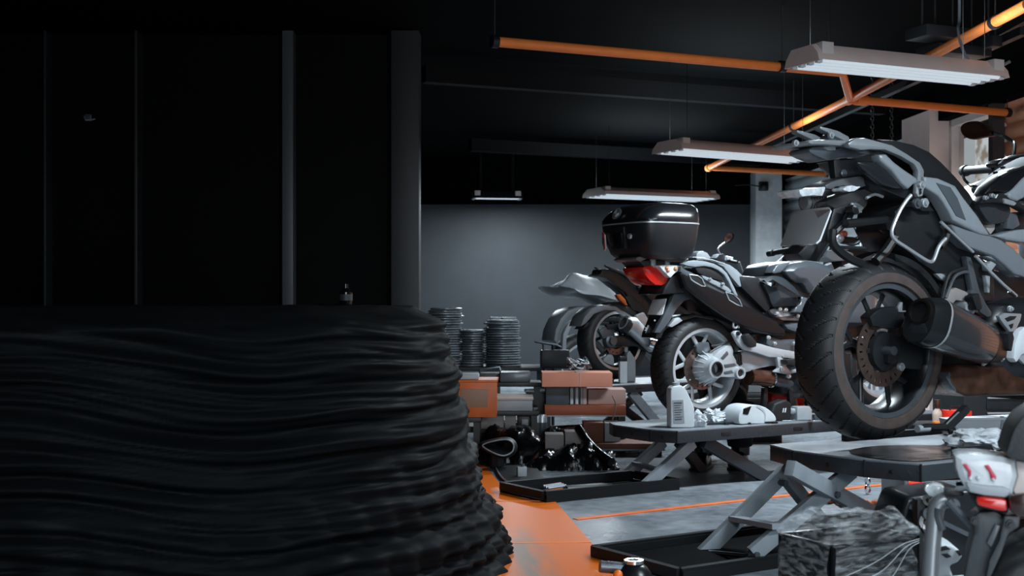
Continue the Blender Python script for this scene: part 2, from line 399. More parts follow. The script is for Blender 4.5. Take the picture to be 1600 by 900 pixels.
# ------------------------------------------------------------------ orange pipework under the ceiling
def clampring(p, d, r, parent):
    q = MB(); q.cyl(V(p)-V(d)*.02, V(p)+V(d)*.02, r*1.25, 14); return q.build('clamp', BLK, parent)
def pipe(label, runs, r, joints=(), hang=()):
    O = runs[0][0]
    t = thing('pipe', label, 'pipe', O)
    for pts in runs:
        q = MB(); q.tube([p-O for p in pts], r, 12); q.build('pipe_run', PIPEO, t)
    for p, d in joints:
        q = MB(); q.cyl(p-O-d*.05, p-O+d*.05, r*1.35, 14); q.build('coupling', PIPEO, t)
    for p, d in hang:
        clampring(p-O, d, r, t)
        q = MB(); q.cyl(p-O, V((p.x-O.x, p.y-O.y, CEIL-O.z)), .004, 6); q.build('hanger_rod', CABLE, t)
    return t
zp = 2.55
A_, B_, C_ = atz(1606, 7, zp), atz(1328, 155, zp), atz(1108, 262, zp)
dm = (C_-A_).normalized()
pm = lambda px: atz(px, 155+(px-1328)*(-.53 if px > 1328 else -.486), zp)
E_, G_ = atz(1574, 176, zp), atz(1292, 272, zp)
A2, A3, A4, A5 = atz(773, 65, zp), atz(1222, 104, zp), atz(1316, 113, zp), B_
d2 = (A3-A2).normalized()
pipe('orange pipe network under the dark ceiling with side branches and black clamps', [[A_, B_, C_], [B_, E_], [C_, G_], [A2, A4, A5]], .031,
     [(B_, dm), (B_+(E_-B_).normalized()*.1, (E_-B_).normalized()), (C_, dm)],
     [(A3, d2), (A2, d2), (pm(1240), dm), (pm(1555), dm), (E_, (E_-B_).normalized()), (G_, (G_-C_).normalized())])
# conduit, cable tray and black boxes near the pipe
for p0, p1, nm in (((1170, 243), (1600, 48), 'left'), ((1420, 130), (1610, 25), 'right')):
    zz_ = 2.66 if nm == 'left' else 2.78; a, b_ = atz(*p0, zz_), atz(*p1, zz_); q = MB(); q.bar(a, b_, .05, .05)
    tag(q.build('cable_tray', mat('tray_black', '17191b', .4)), 'black cable tray beside the orange pipe, the %s one' % nm, 'cable tray')
for (px, py, Y, sx, sy, sz, lab) in ((1465, 54, 7.9, .34, .2, .07, 'long black ceiling box above the nearest lamp'), (1490, 82, 8.1, .42, .22, .06, 'dark grey ceiling box just above the nearest lamp'), (1550, 66, 8.0, .08, .1, .07, 'small black junction box on the ceiling beside the pipe')):
    p = atd(px, py, Y); q = MB(); q.box((0, 0, 0), (sx, sy, sz), bev=.008); 
    q.cyl((sx*.35, 0, sz/2), (sx*.35, 0, CEIL-p.z), .006, 6); q.cyl((-sx*.35, 0, sz/2), (-sx*.35, 0, CEIL-p.z), .006, 6)
    tag(q.build('ceiling_box', mat('box_dark', '232629', .45), loc=p, rotz=.4), lab, 'box')
cp = [atd(*p) for p in ((1499, 28, 7.6), (1497, 45, 7.5), (1502, 70, 7.4), (1512, 92, 7.3), (1530, 107, 7.25), (1560, 104, 7.25), (1578, 96, 7.25))]
q = MB(); q.tube(crom([V((cp[0].x, cp[0].y, CEIL))]+cp, 6, False), .009, 8)
tag(q.build('lamp_cord', mat('cord_grey', '5a6066', .4)), 'looping grey cord feeding the nearest lamp', 'cord')
for px, y0, y1 in ((1363, 180, 216), (1393, 182, 216)):
    p = atz(px, 218, 2.45) if False else atd(px, 217, 10.5)
    q = MB(); z = p.z; k = 0
    while z < CEIL:
        q.tube([V((p.x+(.012*math.cos(a) if k % 2 else 0), p.y+(0 if k % 2 else .012*math.cos(a)), z+.022*math.sin(a))) for a in [i*PI/4 for i in range(8)]], .004, 5, True); z += .034; k += 1
    tag(q.build('hanging_chain', BLK), 'thin dark chain hanging behind the tail rack, %s of two' % ('left' if px < 1380 else 'right'), 'chain')
# fire point sign and black bell on the white column
p = atd(1195, 427, 16.58); t = thing('fire_sign', 'red fire extinguisher sign on the white column', 'sign', (p.x, p.y, p.z-.11))
q = MB(); q.box((0, .0, .11), (.205, .012, .22), bev=.002); q.build('sign_plate', mat('sign_red', 'd83a2c', .4), t)
WS = mat('sign_white', 'd8dcde', .4)
q = MB(); q.prism([V((x, -.008, z)) for x, z in ((-.075, .17), (-.055, .17), (-.055, .1), (-.04, .1), (-.065, .055), (-.09, .1), (-.075, .1))], (0, -.003, 0)); q.build('arrow', WS, t)
q = MB(); q.prism([V((x, -.008, z)) for x, z in ((-.012, .04), (.05, .04), (.05, .135), (.04, .155), (.025, .16), (.025, .175), (.075, .19), (.07, .2), (.02, .19), (.005, .195), (.008, .16), (-.004, .15), (-.012, .13))], (0, -.003, 0)); q.build('extinguisher_symbol', WS, t)
q = MB(); q.box((.022, -.012, .1), (.03, .002, .03)); q.build('symbol_detail', mat('sign_red', ''), t)
p = atd(1193, 291, 16.56); t = thing('alarm_sounder', 'black wall sounder near the top of the white column', 'alarm', p)
q = MB(); q.box((0, 0, 0), (.12, .06, .12), bev=.012); q.build('housing', BLK, t)
q = MB(); q.lathe([(.05, 0), (.056, .02), (.03, .05), (.012, .055)], (0, -.03, -.01), (0, -1, 0), 20, True); q.build('horn', SATIN, t)
q = MB(); q.tube([(-.06, 0, .0), (-.2, .0, .02), (-.35, .1, .02)], .008, 6); q.build('cable', CABLE, t)

# ------------------------------------------------------------------ scissor lifts
TREAD = mat('tread_plate', '7d8389', .42, .15, rvar=.12, var=.15, vscale=3)
def add_tread(m, scale):
    nt = m.node_tree; N = nt.nodes; L = nt.links; b = N['Principled BSDF']
    tc = N.new('ShaderNodeTexCoord'); sp = N.new('ShaderNodeSeparateXYZ'); L.new(tc.outputs['Object'], sp.inputs[0])
    def math_(op, a, b_=None):
        n = N.new('ShaderNodeMath'); n.operation = op
        for i, q in enumerate((a, b_)):
            if q is None: continue
            if isinstance(q, (int, float)): n.inputs[i].default_value = q
            else: L.new(q, n.inputs[i])
        return n.outputs[0]
    xs = math_('ADD', sp.outputs[0], sp.outputs[2]); ys = math_('SUBTRACT', sp.outputs[1], sp.outputs[2])
    a = math_('SINE', math_('MULTIPLY', math_('ADD', xs, ys), scale)); c = math_('SINE', math_('MULTIPLY', math_('SUBTRACT', xs, ys), scale*.33))
    pr = math_('MULTIPLY', a, c); mxm = math_('MAXIMUM', math_('SUBTRACT', pr, .55), 0)
    bp = N.new('ShaderNodeBump'); bp.inputs['Strength'].default_value = .5; bp.inputs['Distance'].default_value = .003
    L.new(mxm, bp.inputs['Height']); L.new(bp.outputs[0], b.inputs['Normal'])
add_tread(TREAD, 150)
LIFTT = mat('lift_side_tread', '34393e', .36, .2, rvar=.1); add_tread(LIFTT, 150)
def lift_local(F_, R_, deg=33):
    a = math.radians(deg); f = V((math.cos(a), math.sin(a), 0)); r = V((math.sin(a), -math.cos(a), 0))
    return f*F_+r*R_
def lift(label, F_, R_, hw, z, Ln, th, base, arms, ch=.07, chy=.2, base_m=None):
    base_m = base_m or mat('lift_base_black', '16181a', .5, spec=.25)
    O = lift_local(F_, R_); fr = Frame(O, 33); t = thing('scissor_lift', label, 'lift', O, fr.a, 'scissor lift tables')
    k = hw-chy
    out = [(0, k), (0, -k), (ch, -hw), (Ln, -hw), (Ln, hw), (ch, hw)]
    q = MB(); q.prism([V((x, y, z-th)) for x, y in out], (0, 0, th-.006), bev=.003); q.build('platform', LIFTT, t)
    q = MB(); q.prism([V((x, y, z-.006)) for x, y in out], (0, 0, .006)); q.build('deck_plate', TREAD, t)
    for (x, y) in ((0, k), (0, -k), (ch, -hw)):
        q = MB(); q.box((x-.001, y, z-th/2), (.006, .006, th*.98)); q.build('edge_seam', BLK, t)
    for xx in [ch+.35+.55*i for i in range(int((Ln-.5)/.55))]:
        q = MB(); q.box((xx, -hw-.001, z-th*.5), (.07, .006, th*.24), bev=.002); q.build('edge_slot', BLK, t)
    q = MB(); q.cyl((-.002, 0, z-th*.55), (.004, 0, z-th*.55), th*.13, 12); q.build('edge_hole', BLK, t)
    q = MB(); q.cyl((ch*.5, -(k+hw)/2-.003, z-th*.55), (ch*.5, -(k+hw)/2+.01, z-th*.55), th*.12, 12); q.build('edge_hole', BLK, t)
    bx0, bx1, by0, by1, bz = base
    for y in (by0, by1):
        q = MB(); q.bar((bx0, y, bz-.02), (bx1, y, bz-.02), .03, .04); q.bar((bx0, y, .02), (bx1, y, .02), .04, .04); q.bar((bx0, y, bz/2), (bx1, y, bz/2), .008, bz-.04); q.build('base_rail', base_m, t)
    q = MB(); q.bar((bx0, by0, bz-.02), (bx0, by1, bz-.02), .03, .04); q.bar((bx0, by0, bz/2), (bx0, by1, bz/2), .008, bz-.04); q.build('base_end', base_m, t)
    q = MB(); q.bar((bx1, by0, bz-.02), (bx1, by1, bz-.02), .03, .04); q.build('base_end', base_m, t)
    q = MB(); q.box(((bx0+bx1)/2, (by0+by1)/2, .006), (bx1-bx0, by1-by0, .012)); q.build('base_pan', mat('pit_black', '050607', .8, spec=.05), t)
    for (p0, p1, y, wd, m) in arms:
        a, b_ = fr.L('P', p0[0], p0[1], p0[2] if len(p0) > 2 else y), fr.L('P', p1[0], p1[1], p1[2] if len(p1) > 2 else y)
        q = MB(); q.bar(a, b_, .04, wd, up=(0, 1, 0) if False else V((0, 0, 1)), bev=.003); q.build('scissor_arm', m, t)
    return t, fr
H1 = .429
l1, f1 = lift('nearest scissor lift table, raised under the big black motorcycle', 3.66, -3.43, .38, H1, 2.3, .066, (-.64, 1.5, .11, .63, .05),
   [((1094, 870, .50), (1240, 724, .36), 0, .058, LIFTG), ((1176, 866, .14), (1330, 735, -.02), 0, .058, LIFTG),
    ((1222, 738, .36), (1300, 836, .44), 0, .055, LIFTG), ((1234, 731, -.05), (1380, 812, .08), 0, .058, LIFTG)])
q = MB(); a, b_ = f1.L('P', 1147, 810, .44), f1.L('P', 1216, 823, .07); q.bar(a, b_, .05, .02); q.build('cross_bar', LIFTG, l1)
q = MB(); a, b_ = f1.L('P', 1100, 862, .50), f1.L('P', 1172, 869, .14); q.cyl(a, b_, .009, 10); q.build('axle_rod', CHROME, l1)
for px, py, y in ((1094, 870, .50), (1176, 866, .14), (1221, 754, .36), (1302, 772, .0)):
    q = MB(); c = f1.L('P', px, py, y); q.cyl(c+V((0, -.028, 0)), c+V((0, .028, 0)), .013, 16); q.build('pivot', STEEL, l1)
q = MB(); a = f1.L('P', 1362, 776, -.2); q.bar((a.x, -.2, 0), (a.x, -.2, H1-.066), .03, .05); q.build('support_post', LIFTM, l1)
P_ = [atz(x, y, H1) for x, y in ((1326, 706), (1358, 716), (1430, 722), (1500, 716), (1560, 712), (1540, 699), (1450, 697), (1370, 698))]
q = MB(); q.prism(crom(P_, 3), (0, 0, .004)); tag(q.build('lift_mat', mat('wet_black_mat', '0f1113', .22, rvar=.12, vscale=6)), 'thin glossy black mat lying on the rear end of the nearest lift', 'mat')
H2 = .325
l2, f2 = lift('middle scissor lift table, carrying the motorcycle with the top case', 4.40, -5.56, .30, H2, 2.3, .068, (-.75, .12, -.24, .16, .06),
   [((957, 764), (1036, 690), .24, .06, LIFTG), ((1004, 764), (1082, 691), -.22, .06, LIFTG),
    ((1060, 690), (1098, 736), .22, .06, LIFTM), ((1100, 690), (1216, 757), -.22, .07, LIFTM)], chy=.14)
q = MB(); a, b_ = f2.L('P', 992, 724, .24), f2.L('P', 1030, 735, -.22); q.bar(a, b_, .04, .02); q.build('cross_bar', LIFTG, l2)
H3 = .405
l3, f3 = lift('far scissor lift table with the red tailed sports motorcycle beside boxes', 5.60, -7.85, .34, H3, 2.2, .06, (-.6, 1.3, -.3, .3, .06),
   [((905, 700), (1000, 612), .28, .06, LIFTM), ((985, 612), (1050, 690), -.28, .07, LIFTG), ((940, 612), (1040, 690), .28, .06, LIFTM)], chy=.16)
l3['label'] = 'far scissor lift table with oil bottles standing on it'

# ------------------------------------------------------------------ floor markings
MARK = mat('floor_line_orange', 'e0703a', .5, var=.15, vscale=14)
a, b_ = atz(899, 812, 0), atz(1262, 771, 0); d = (b_-a).normalized()
q = MB(); q.bar(a+V((0, 0, .002)), a+d*3.6+V((0, 0, .002)), .045, .004)
tag(q.build('floor_line', MARK, sharp=0), 'thin orange line painted across the floor between two lifts', 'floor marking')
# wide orange walkway strip, worn towards the middle
om = bpy.data.materials.new('walkway_orange'); om.use_nodes = True; nt = om.node_tree; N = nt.nodes; L = nt.links; b = N['Principled BSDF']
tc = N.new('ShaderNodeTexCoord'); mp = N.new('ShaderNodeMapping'); mp.inputs['Scale'].default_value = (1.2, 9, 1); nz = N.new('ShaderNodeTexNoise'); nz.inputs['Scale'].default_value = 1.6; nz.inputs['Detail'].default_value = 8
sp = N.new('ShaderNodeSeparateXYZ'); L.new(tc.outputs['Object'], sp.inputs[0])
L.new(tc.outputs['Object'], mp.inputs[0]); L.new(mp.outputs[0], nz.inputs[0])
rg = N.new('ShaderNodeMapRange'); rg.inputs[1].default_value = .16; rg.inputs[2].default_value = .02; L.new(sp.outputs[1], rg.inputs[0])
ab = N.new('ShaderNodeMath'); ab.operation = 'ABSOLUTE'; sb = N.new('ShaderNodeMath'); sb.operation = 'SUBTRACT'; sb.inputs[1].default_value = .02
L.new(sp.outputs[1], sb.inputs[0]); L.new(sb.outputs[0], ab.inputs[0]); L.new(ab.outputs[0], rg.inputs[0]); rg.inputs[1].default_value = .12; rg.inputs[2].default_value = .03
rx = N.new('ShaderNodeMapRange'); rx.inputs[1].default_value = .25; rx.inputs[2].default_value = -.25; L.new(sp.outputs[0], rx.inputs[0])
m1 = N.new('ShaderNodeMath'); m1.operation = 'MULTIPLY'; L.new(rg.outputs[0], m1.inputs[0]); L.new(rx.outputs[0], m1.inputs[1])
m3 = N.new('ShaderNodeMath'); m3.operation = 'MULTIPLY'; L.new(m1.outputs[0], m3.inputs[0])
r2 = N.new('ShaderNodeMapRange'); r2.inputs[1].default_value = .3; r2.inputs[2].default_value = .55; L.new(nz.outputs[0], r2.inputs[0]); L.new(r2.outputs[0], m3.inputs[1])
mix = N.new('ShaderNodeMix'); mix.data_type = 'RGBA'; mix.inputs['A'].default_value = hexc('dd6a14'); mix.inputs['B'].default_value = hexc('8d7466')
L.new(m3.outputs[0], mix.inputs['Factor']); L.new(mix.outputs['Result'], b.inputs['Base Color']); b.inputs['Roughness'].default_value = .38
a, b_ = atz(968, 900, 0), atz(853, 768, 0); d = (b_-a).normalized(); n = V((-d.y, d.x, 0))
q0 = a-d*.8; end = b_+d*.25
O = a+d*.9+n*.28; ang = math.atan2(d.y, d.x)
q = MB()
def wl_(p): 
    e = p-O; return V((e.dot(d), e.dot(n), .002))
q.prism([wl_(q0), wl_(end), wl_(end+n*.22), wl_(end+n*.24+d*.9), wl_(end+n*.6+d*.9), wl_(q0+n*.6)], (0, 0, .003))
t = tag(q.build('walkway_strip', om, sharp=0, loc=(O.x, O.y, 0), rotz=ang), 'wide worn orange walkway strip on the floor beside the dark covered heap', 'floor marking')
q = MB()
for s_ in (.18, .75): 
    p = wl_(b_-d*s_*2); q.bar(p+V((0, 0, .004)), p+V((.03, .55, .004)), .014, .003)
q.build('seam', mat('seam_orange', 'e88a48', .45), t)
# ------------------------------------------------------------------ motorcycle building blocks
def tyre(parent, ax, R, wd, rim_r, groove=True, n=288, dusty=True, pitch=26, kk=17):
    prof = []   # half section from right bead over the crown to left bead: (y, r)
    K = kk
    for i in range(K+1):
        a = -PI/2+PI*i/K
        y = math.copysign(abs(math.sin(a))**.85, a)*wd/2; r = (R-wd*.42)+wd*.42*abs(math.cos(a))**.72
        prof.append((y, r))
    sh = wd*.38; r0 = prof[0][1]
    side = [(-wd*.38, rim_r), (-wd*.45, rim_r+(r0-rim_r)*.25), (-wd*.497, rim_r+(r0-rim_r)*.8)]
    prof = side+prof+[(-y, r) for y, r in side[::-1]]
    b = MB(); P_ = len(prof); vs = []
    for i in range(n):
        th = 2*PI*i/n; row = []
        for j, (y, r) in enumerate(prof):
            if groove and 3 <= j <= P_-4:
                u = y/(wd/2); s_ = (abs(u)*1.15+(th*pitch/(2*PI)) + (.5 if u > 0 else 0)) % 1.0
                w_ = (abs(u)*.95+(th*pitch/(2*PI)*.5)+.3) % 1.0
                if s_ < .14 and .10 < abs(u) < .93: r -= .006
            row.append(b.bm.verts.new((ax[0]+r*math.cos(th), ax[1]+y, ax[2]+r*math.sin(th))))
        vs.append(row)
    for i in range(n):
        k = (i+1) % n
        for j in range(P_-1):
            f = b.bm.faces.new((vs[i][j], vs[i][j+1], vs[k][j+1], vs[k][j]))
            f.material_index = 1 if dusty and max(prof[j][1], prof[j+1][1]) < rim_r+(R-rim_r)*.5 else 0
    return b.build('tyre', [RUB, DUSTY] if dusty else [RUB, RUB], parent, sharp=32)
def rim(parent, ax, r, wd, m, spokes=5, sm=None, y_spoke=0, lip=None, split=True):
    b = MB(); w2 = wd*.42
    b.lathe([(r-.012, -w2), (r+.004, -w2-.004), (r+.008, -w2+.012), (r-.006, -w2+.02), (r-.02, -w2*.6), (r-.03, 0), (r-.02, w2*.6), (r+.004, w2), (r-.02, w2-.006), (r-.03, w2*.6), (r-.042, 0), (r-.032, -w2*.6), (r-.022, -w2+.01), (r-.012, -w2)], ax, (0, 1, 0), 64)
    o = b.build('rim', m, parent)
    if lip:
        q = MB(); q.lathe([(r-.016, -w2-.004), (r+.004, -w2-.007), (r+.006, -w2-.002), (r-.01, -w2+.004)], ax, (0, 1, 0), 64); q.build('rim_lip', lip, o)
    h = MB(); h.lathe([(.0, -.06), (.05, -.06), (.055, -.03), (.055, .05), (0, .05)], ax, (0, 1, 0), 24); h.build('hub', sm or m, parent)
    A = V(ax)
    for k in range(spokes):
        q = MB(); a = 2*PI*k/spokes+.35
        def P_(rad, ang, y): return A+V((rad*math.cos(ang), y, rad*math.sin(ang)))
        if split:
            for s_ in (-1, 1):
                q.tube([P_(.045, a, y_spoke), P_(r*.5, a+s_*.05, y_spoke-.012), P_(r-.03, a+s_*.28, y_spoke-.018)], [.018, .013, .012], 8, flat=.6)
        else: q.tube([P_(.045, a, y_spoke), P_(r-.025, a+.1, y_spoke-.015)], [.02, .013], 8, flat=.6)
        q.build('spoke', sm or m, parent)
def disc(parent, ax, r, y, m=None, r_in=.6, holes=30):
    m = m or DISC; b = MB(); A = V(ax)
    # perforated annulus: three concentric bands, the middle one cut by holes
    n = holes*4; rr = [r*r_in, r*(r_in+.12), r*(r_in+.19), r*(r_in+.30), r]
    for yy in (y-.0025, y+.0025):
        V_ = [[b.bm.verts.new(A+V((q*math.cos(2*PI*i/n), yy, q*math.sin(2*PI*i/n)))) for i in range(n)] for q in rr]
        for j in range(len(rr)-1):
            for i in range(n):
                if j == 2 and i % 4 == 0: continue
                if j == 1 and i % 4 == 2 and False: continue
                k = (i+1) % n; b.bm.faces.new((V_[j][i], V_[j][k], V_[j+1][k], V_[j+1][i]))
    for q in (r, r*r_in): b.lathe([(q, y-.0025), (q, y+.0025)], ax, (0, 1, 0), n)
    o = b.build('brake_disc', m, parent)
    q = MB()
    for k in range(6):
        a = k*PI/3; q.bar(A+V((.035*math.cos(a), y, .035*math.sin(a))), A+V((r*r_in*1.06*math.cos(a), y, r*r_in*1.06*math.sin(a))), .018, .005, up=(0, 1, 0))
    q.build('disc_carrier', SATIN, o)
    return o
def bolt(parent, p, r, m=None, name='bolt'):
    q = MB(); p = V(p); q.lathe([(0, -.016), (r*.55, -.016), (r*.6, -.008), (r, -.008), (r, .004)], p, (0, 1, 0), 14); return q.build(name, m or SILV, parent)

class Bike:
    def __init__(s, name, label, O, deg):
        s.fr = Frame(O, deg); s.t = thing(name, label, 'motorcycle', O, s.fr.a)
    def p(s, name, k, pts, y0, y1, m, bev=.004, inset=0, dome=0, smooth=0, parent=None, sharp=38):
        """panel traced in the side plane y0 and given real thickness to y1"""
        P_ = s.fr.pl(k, pts, y0)
        if smooth: P_ = crom(P_, smooth)
        b = MB()
        if inset: b.prism([q+V((0, y1-y0, 0)) for q in P_], (0, y0-y1, 0), bev, inset, dome)
        else: b.prism(P_, (0, y1-y0, 0), bev)
        return b.build(name, m, parent or s.t, sharp)
    def symp(s, name, k, pts, m, bev=.008, parent=None):
        """body traced on its right side, a y for every point, mirrored to the left"""
        Rr = [s.fr.L(k, u, v, y) for u, v, y in pts]; Ll = [V((p_.x, -p_.y, p_.z)) for p_ in Rr]
        q = MB(); q.loft([Rr, Ll]); b = q.bm; b.normal_update(); bmesh.ops.recalc_face_normals(b, faces=b.faces)
        if bev: q._bev(b, bev)
        return q.build(name, m, parent or s.t)
    def tube(s, name, k, pts, y, r, m, smooth=5, parent=None, n=8):
        ys = y if isinstance(y, (list, tuple)) else [y]*len(pts)
        P_ = [s.fr.L(k, u, v, yy) for (u, v), yy in zip(pts, ys)]
        if smooth: P_ = crom(P_, smooth, False)
        b = MB(); b.tube(P_, r, n); return b.build(name, m, parent or s.t)
    def mirror_of(s, o, name=None):
        me = o.data.copy(); me.transform(Matrix.Scale(-1, 4, V((0, 1, 0)))); me.flip_normals()
        c = bpy.data.objects.new(name or o.name.split('.')[0], me); col.objects.link(c); c.parent = s.t; return c
    def at(s, k, u, v, y): return s.fr.L(k, u, v, y)
    def roundbox(s, name, c, size, m, e=3.5, rings=10, n=40, parent=None, shape=None):
        """superellipsoid block; shape(t) scales the plan ring at height t in -1..1"""
        b = MB(); R_ = []
        for i in range(rings+1):
            t = -1+2*i/rings; zf = t
            k = shape(t) if shape else (1-abs(t)**4)**.25 if abs(t) < 1 else .35
            if isinstance(k, tuple): kx, ky, ox, oz = k
            else: kx = ky = k; ox = oz = 0
            R_.append([V((c[0]+ox+kx*size[0]/2*math.copysign(abs(math.cos(a))**(2/e), math.cos(a)), c[1]+ky*size[1]/2*math.copysign(abs(math.sin(a))**(2/e), math.sin(a)), c[2]+oz+zf*size[2]/2)) for a in [2*PI*q/n for q in range(n)]])
        b.loft(R_, True); return b.build(name, m, parent or s.t)

# ================================================================== motorcycle on the nearest lift
b1 = Bike('motorcycle', 'big black and grey motorcycle seen from behind, rear wheel clear of the nearest lift', (1.4115, 5.041, .445), 32)
T = b1.t; AX = (0, 0, .8216-.445)
tyre(T, AX, .353, .205, .262, n=840, pitch=30, kk=31)
rim(T, AX, .258, .20, GLOSS, 5, SATIN, .0, lip=STEEL)
disc(T, AX, .142, -.06, holes=26)
b1.p('brake_caliper', 'K2', [(448,268),(470,245),(500,228),(560,222),(596,232),(602,280),(585,318),(540,318),(500,312),(462,308)], -.085, -.03, SATIN, .008)
o = b1.p('caliper_hose_fitting', 'K2', [(572,225),(584,202),(592,204),(590,240),(606,240),(606,246),(575,246)], -.09, -.08, SILV, .001)
b1.p('sensor_block', 'K2', [(530,405),(562,402),(566,470),(540,478),(530,470)], -.1, -.06, BLK, .006)
b1.p('swingarm', 'K2', [(500,440),(520,380),(560,350),(640,360),(780,425),(920,450),(1040,470),(1040,560),(900,555),(760,510),(640,500),(560,490)], -.065, -.03, BLK, .012)
q = MB(); q.cyl((0, -.12, AX[2]), (0, .12, AX[2]), .018, 18); q.build('axle', STEEL, T)
c = b1.at('K2', 582, 487, -.13); bolt(T, c, .016, SILV, 'axle_nut')
q = MB(); c2 = b1.at('K2', 520, 420, -.075); q.lathe([(.0, 0), (.075, 0), (.08, .02), (.06, .045), (0, .045)], c2, (0, 1, 0), 28); q.build('final_drive', BLK, T)
# wheel hugger above the tyre
hg = MB()
rings = []
for i in range(25):
    a = math.radians(14+ i*3.0); rr = .353+.022
    rings.append([V((rr_*math.cos(a), y, AX[2]+rr_*math.sin(a))) for y, rr_ in ((-.105, rr-.03), (-.10, rr), (-.05, rr+.012), (0, rr+.015), (.05, rr+.012), (.10, rr), (.105, rr-.03), (.09, rr-.02), (.0, rr+.008), (-.09, rr-.02))])
hg.loft(rings); hg.build('hugger', SATIN, T)
# exhaust silencer with outlet, sleeve, tag and collar
ex = MB(); cen = []
for (u, v, y, hh, wl2, k) in ((664,280,-.235,.094,.070,0),(690,286,-.232,.096,.074,0),(720,292,-.228,.099,.078,1),(740,300,-.226,.099,.078,1),(850,348,-.205,.094,.076,1),(945,388,-.187,.082,.068,1),(952,391,-.186,.076,.062,1),(985,408,-.18,.058,.05,2),(1010,425,-.176,.04,.04,2)):
    cen.append((b1.at('K2', u, v, y), hh, wl2, k))
axd = (cen[5][0]-cen[2][0]).normalized(); axu = (V((0, 0, 1))-axd*axd.z).normalized(); axs = axd.cross(axu)
def hexring(c, hh, ww, slant=0, n=36):
    out = []
    for i in range(n):
        a = 2*PI*i/n; e = 3.0; cx_ = math.copysign(abs(math.cos(a))**(2/e), math.cos(a)); sy_ = math.copysign(abs(math.sin(a))**(2/e), math.sin(a))
        pinch = 1-.18*abs(cx_)**3
        out.append(c+axu*hh*cx_+axs*ww*sy_*pinch+axd*slant*cx_*hh)
    return out
sm_ = [mat('silencer_cap', '2e3134', .3, .7), mat('silencer_carbon', '33373b', .26, .35, coat=.5, var=.15, vscale=40), mat('silencer_collar', '3d322f', .35, .8, var=.3, vscale=20)]
ex.mi = 0; ex.loft([hexring(c, h*.93, w_*.9, .15) for c, h, w_, k in cen[:1]]+[hexring(c, h, w_, .12) for c, h, w_, k in cen[1:3]], True)
ex.mi = 1; ex.loft([hexring(c, h, w_, .1) for c, h, w_, k in cen[2:7]], False)
ex.mi = 2; ex.loft([hexring(c, h, w_) for c, h, w_, k in cen[6:]], True)
sil = ex.build('silencer', sm_, T)
q = MB(); q.loft([hexring(c, h*1.015, w_*1.02, .1) for c, h, w_, k in (cen[2], (cen[2][0]+axd*.012, cen[2][1], cen[2][2], 0))], False); q.build('silencer_band', SILV, sil)
q = MB(); c0 = cen[0][0]-axd*.004+axu*.03; q.lathe([(.050, .012), (.050, -.006), (.040, -.006), (.036, .06), (0, .06)], c0, axd, 28); q.build('outlet', mat('outlet_soot', '15120f', .5, .5), sil)
q = MB(); q.prism([cen[0][0]-axd*.004-axu*.09+axs*x_-axd*.0+axu*y_ for x_, y_ in ((-.055, .03), (-.03, .075), (.03, .075), (.055, .03), (.03, -.0), (-.03, 0))], -axd*.004, .001); q.build('outlet_plate', SATIN, sil)
q = MB(); tg = b1.fr.pl('K2', [(795,262),(855,292),(848,312),(786,284)], -.285); q.prism(tg, (0, .012, 0), .002)
tgo = q.build('maker_tag', SILV, sil)
q = MB()
for i in range(5):
    p_ = tg[0].lerp(tg[1], .15+.16*i); r_ = tg[3].lerp(tg[2], .15+.16*i); q.bar(p_.lerp(r_, .3)+V((0, -.002, 0)), p_.lerp(r_, .75)+V((0, -.002, 0)), .002, .006, up=(0, 1, 0))
q.build('tag_lettering', BLK, sil)
q = MB(); a_ = b1.at('K2', 985, 380, -.20)
q.lathe([(.012, 0), (.012, .02)], a_, (0, -1, 0), 10, True); q.cyl(b1.at('K2', 1022, 448, -.2), b1.at('K2', 1022, 448, -.17), .014, 12); q.bar(b1.at('K2', 940, 470, -.19), b1.at('K2', 1000, 425, -.19), .012, .03, bev=.003); q.build('silencer_clamp', SILV, sil)
# catalyst box under the engine
b1.p('catalyst_box', 'K2', [(785,535),(800,505),(835,478),(900,478),(960,486),(1040,478),(1125,500),(1230,540),(1230,612),(1125,612),(980,616),(870,618),(822,596),(795,565)], -.14, .06, COPPER, .014, .015, .01)
b1.p('catalyst_end', 'K2', [(782,533),(800,508),(822,560),(830,600),(812,585)], -.146, -.1, STEEL, .004)
# tail rack and grab rails
RACK = mat('rack_grey_alloy', '878d92', .36, .35, rvar=.08)
rail = b1.p('grab_rail', 'K1', [(402,206),(440,180),(490,178),(560,196),(625,214),(700,258),(765,302),(786,340),(786,405),(770,420),(750,400),(756,345),(738,312),(668,270),(590,238),(520,236),(470,240),(412,226)], -.155, -.125, RACK, .008)
b1.mirror_of(rail)
prong = b1.p('rack_prong', 'T4', [(370,104),(440,118),(540,146),(640,200),(654,246),(612,246),(540,212),(480,180),(372,130)], -.078, -.042, RACK, .005)
b1.mirror_of(prong)
b1.p('rack_plate', 'T4', [(252,250),(300,232),(420,228),(640,236),(800,232),(900,262),(860,292),(700,290),(560,288),(440,276),(290,274)], -.10, .10, RACK, .006)
b1.p('rack_latch', 'T4', [(440,190),(455,178),(485,182),(490,206),(520,225),(520,242),(445,240),(425,215)], -.065, -.03, STEEL, .004)
bolt(T, b1.at('T4', 132, 262, -.06), .012); bolt(T, b1.at('T4', 465, 190, -.08), .012)
b1.p('rack_mount', 'T4', [(266,326),(300,300),(390,292),(400,306),(520,318),(560,300),(700,300),(880,330),(900,358),(800,372),(690,392),(600,386),(540,398),(490,420),(440,424),(340,384),(280,352)], -.055, .055, DGREY, .008)
b1.p('lock_cover', 'T4', [(400,298),(520,292),(515,330),(455,330)], -.064, -.05, SILV, .003)
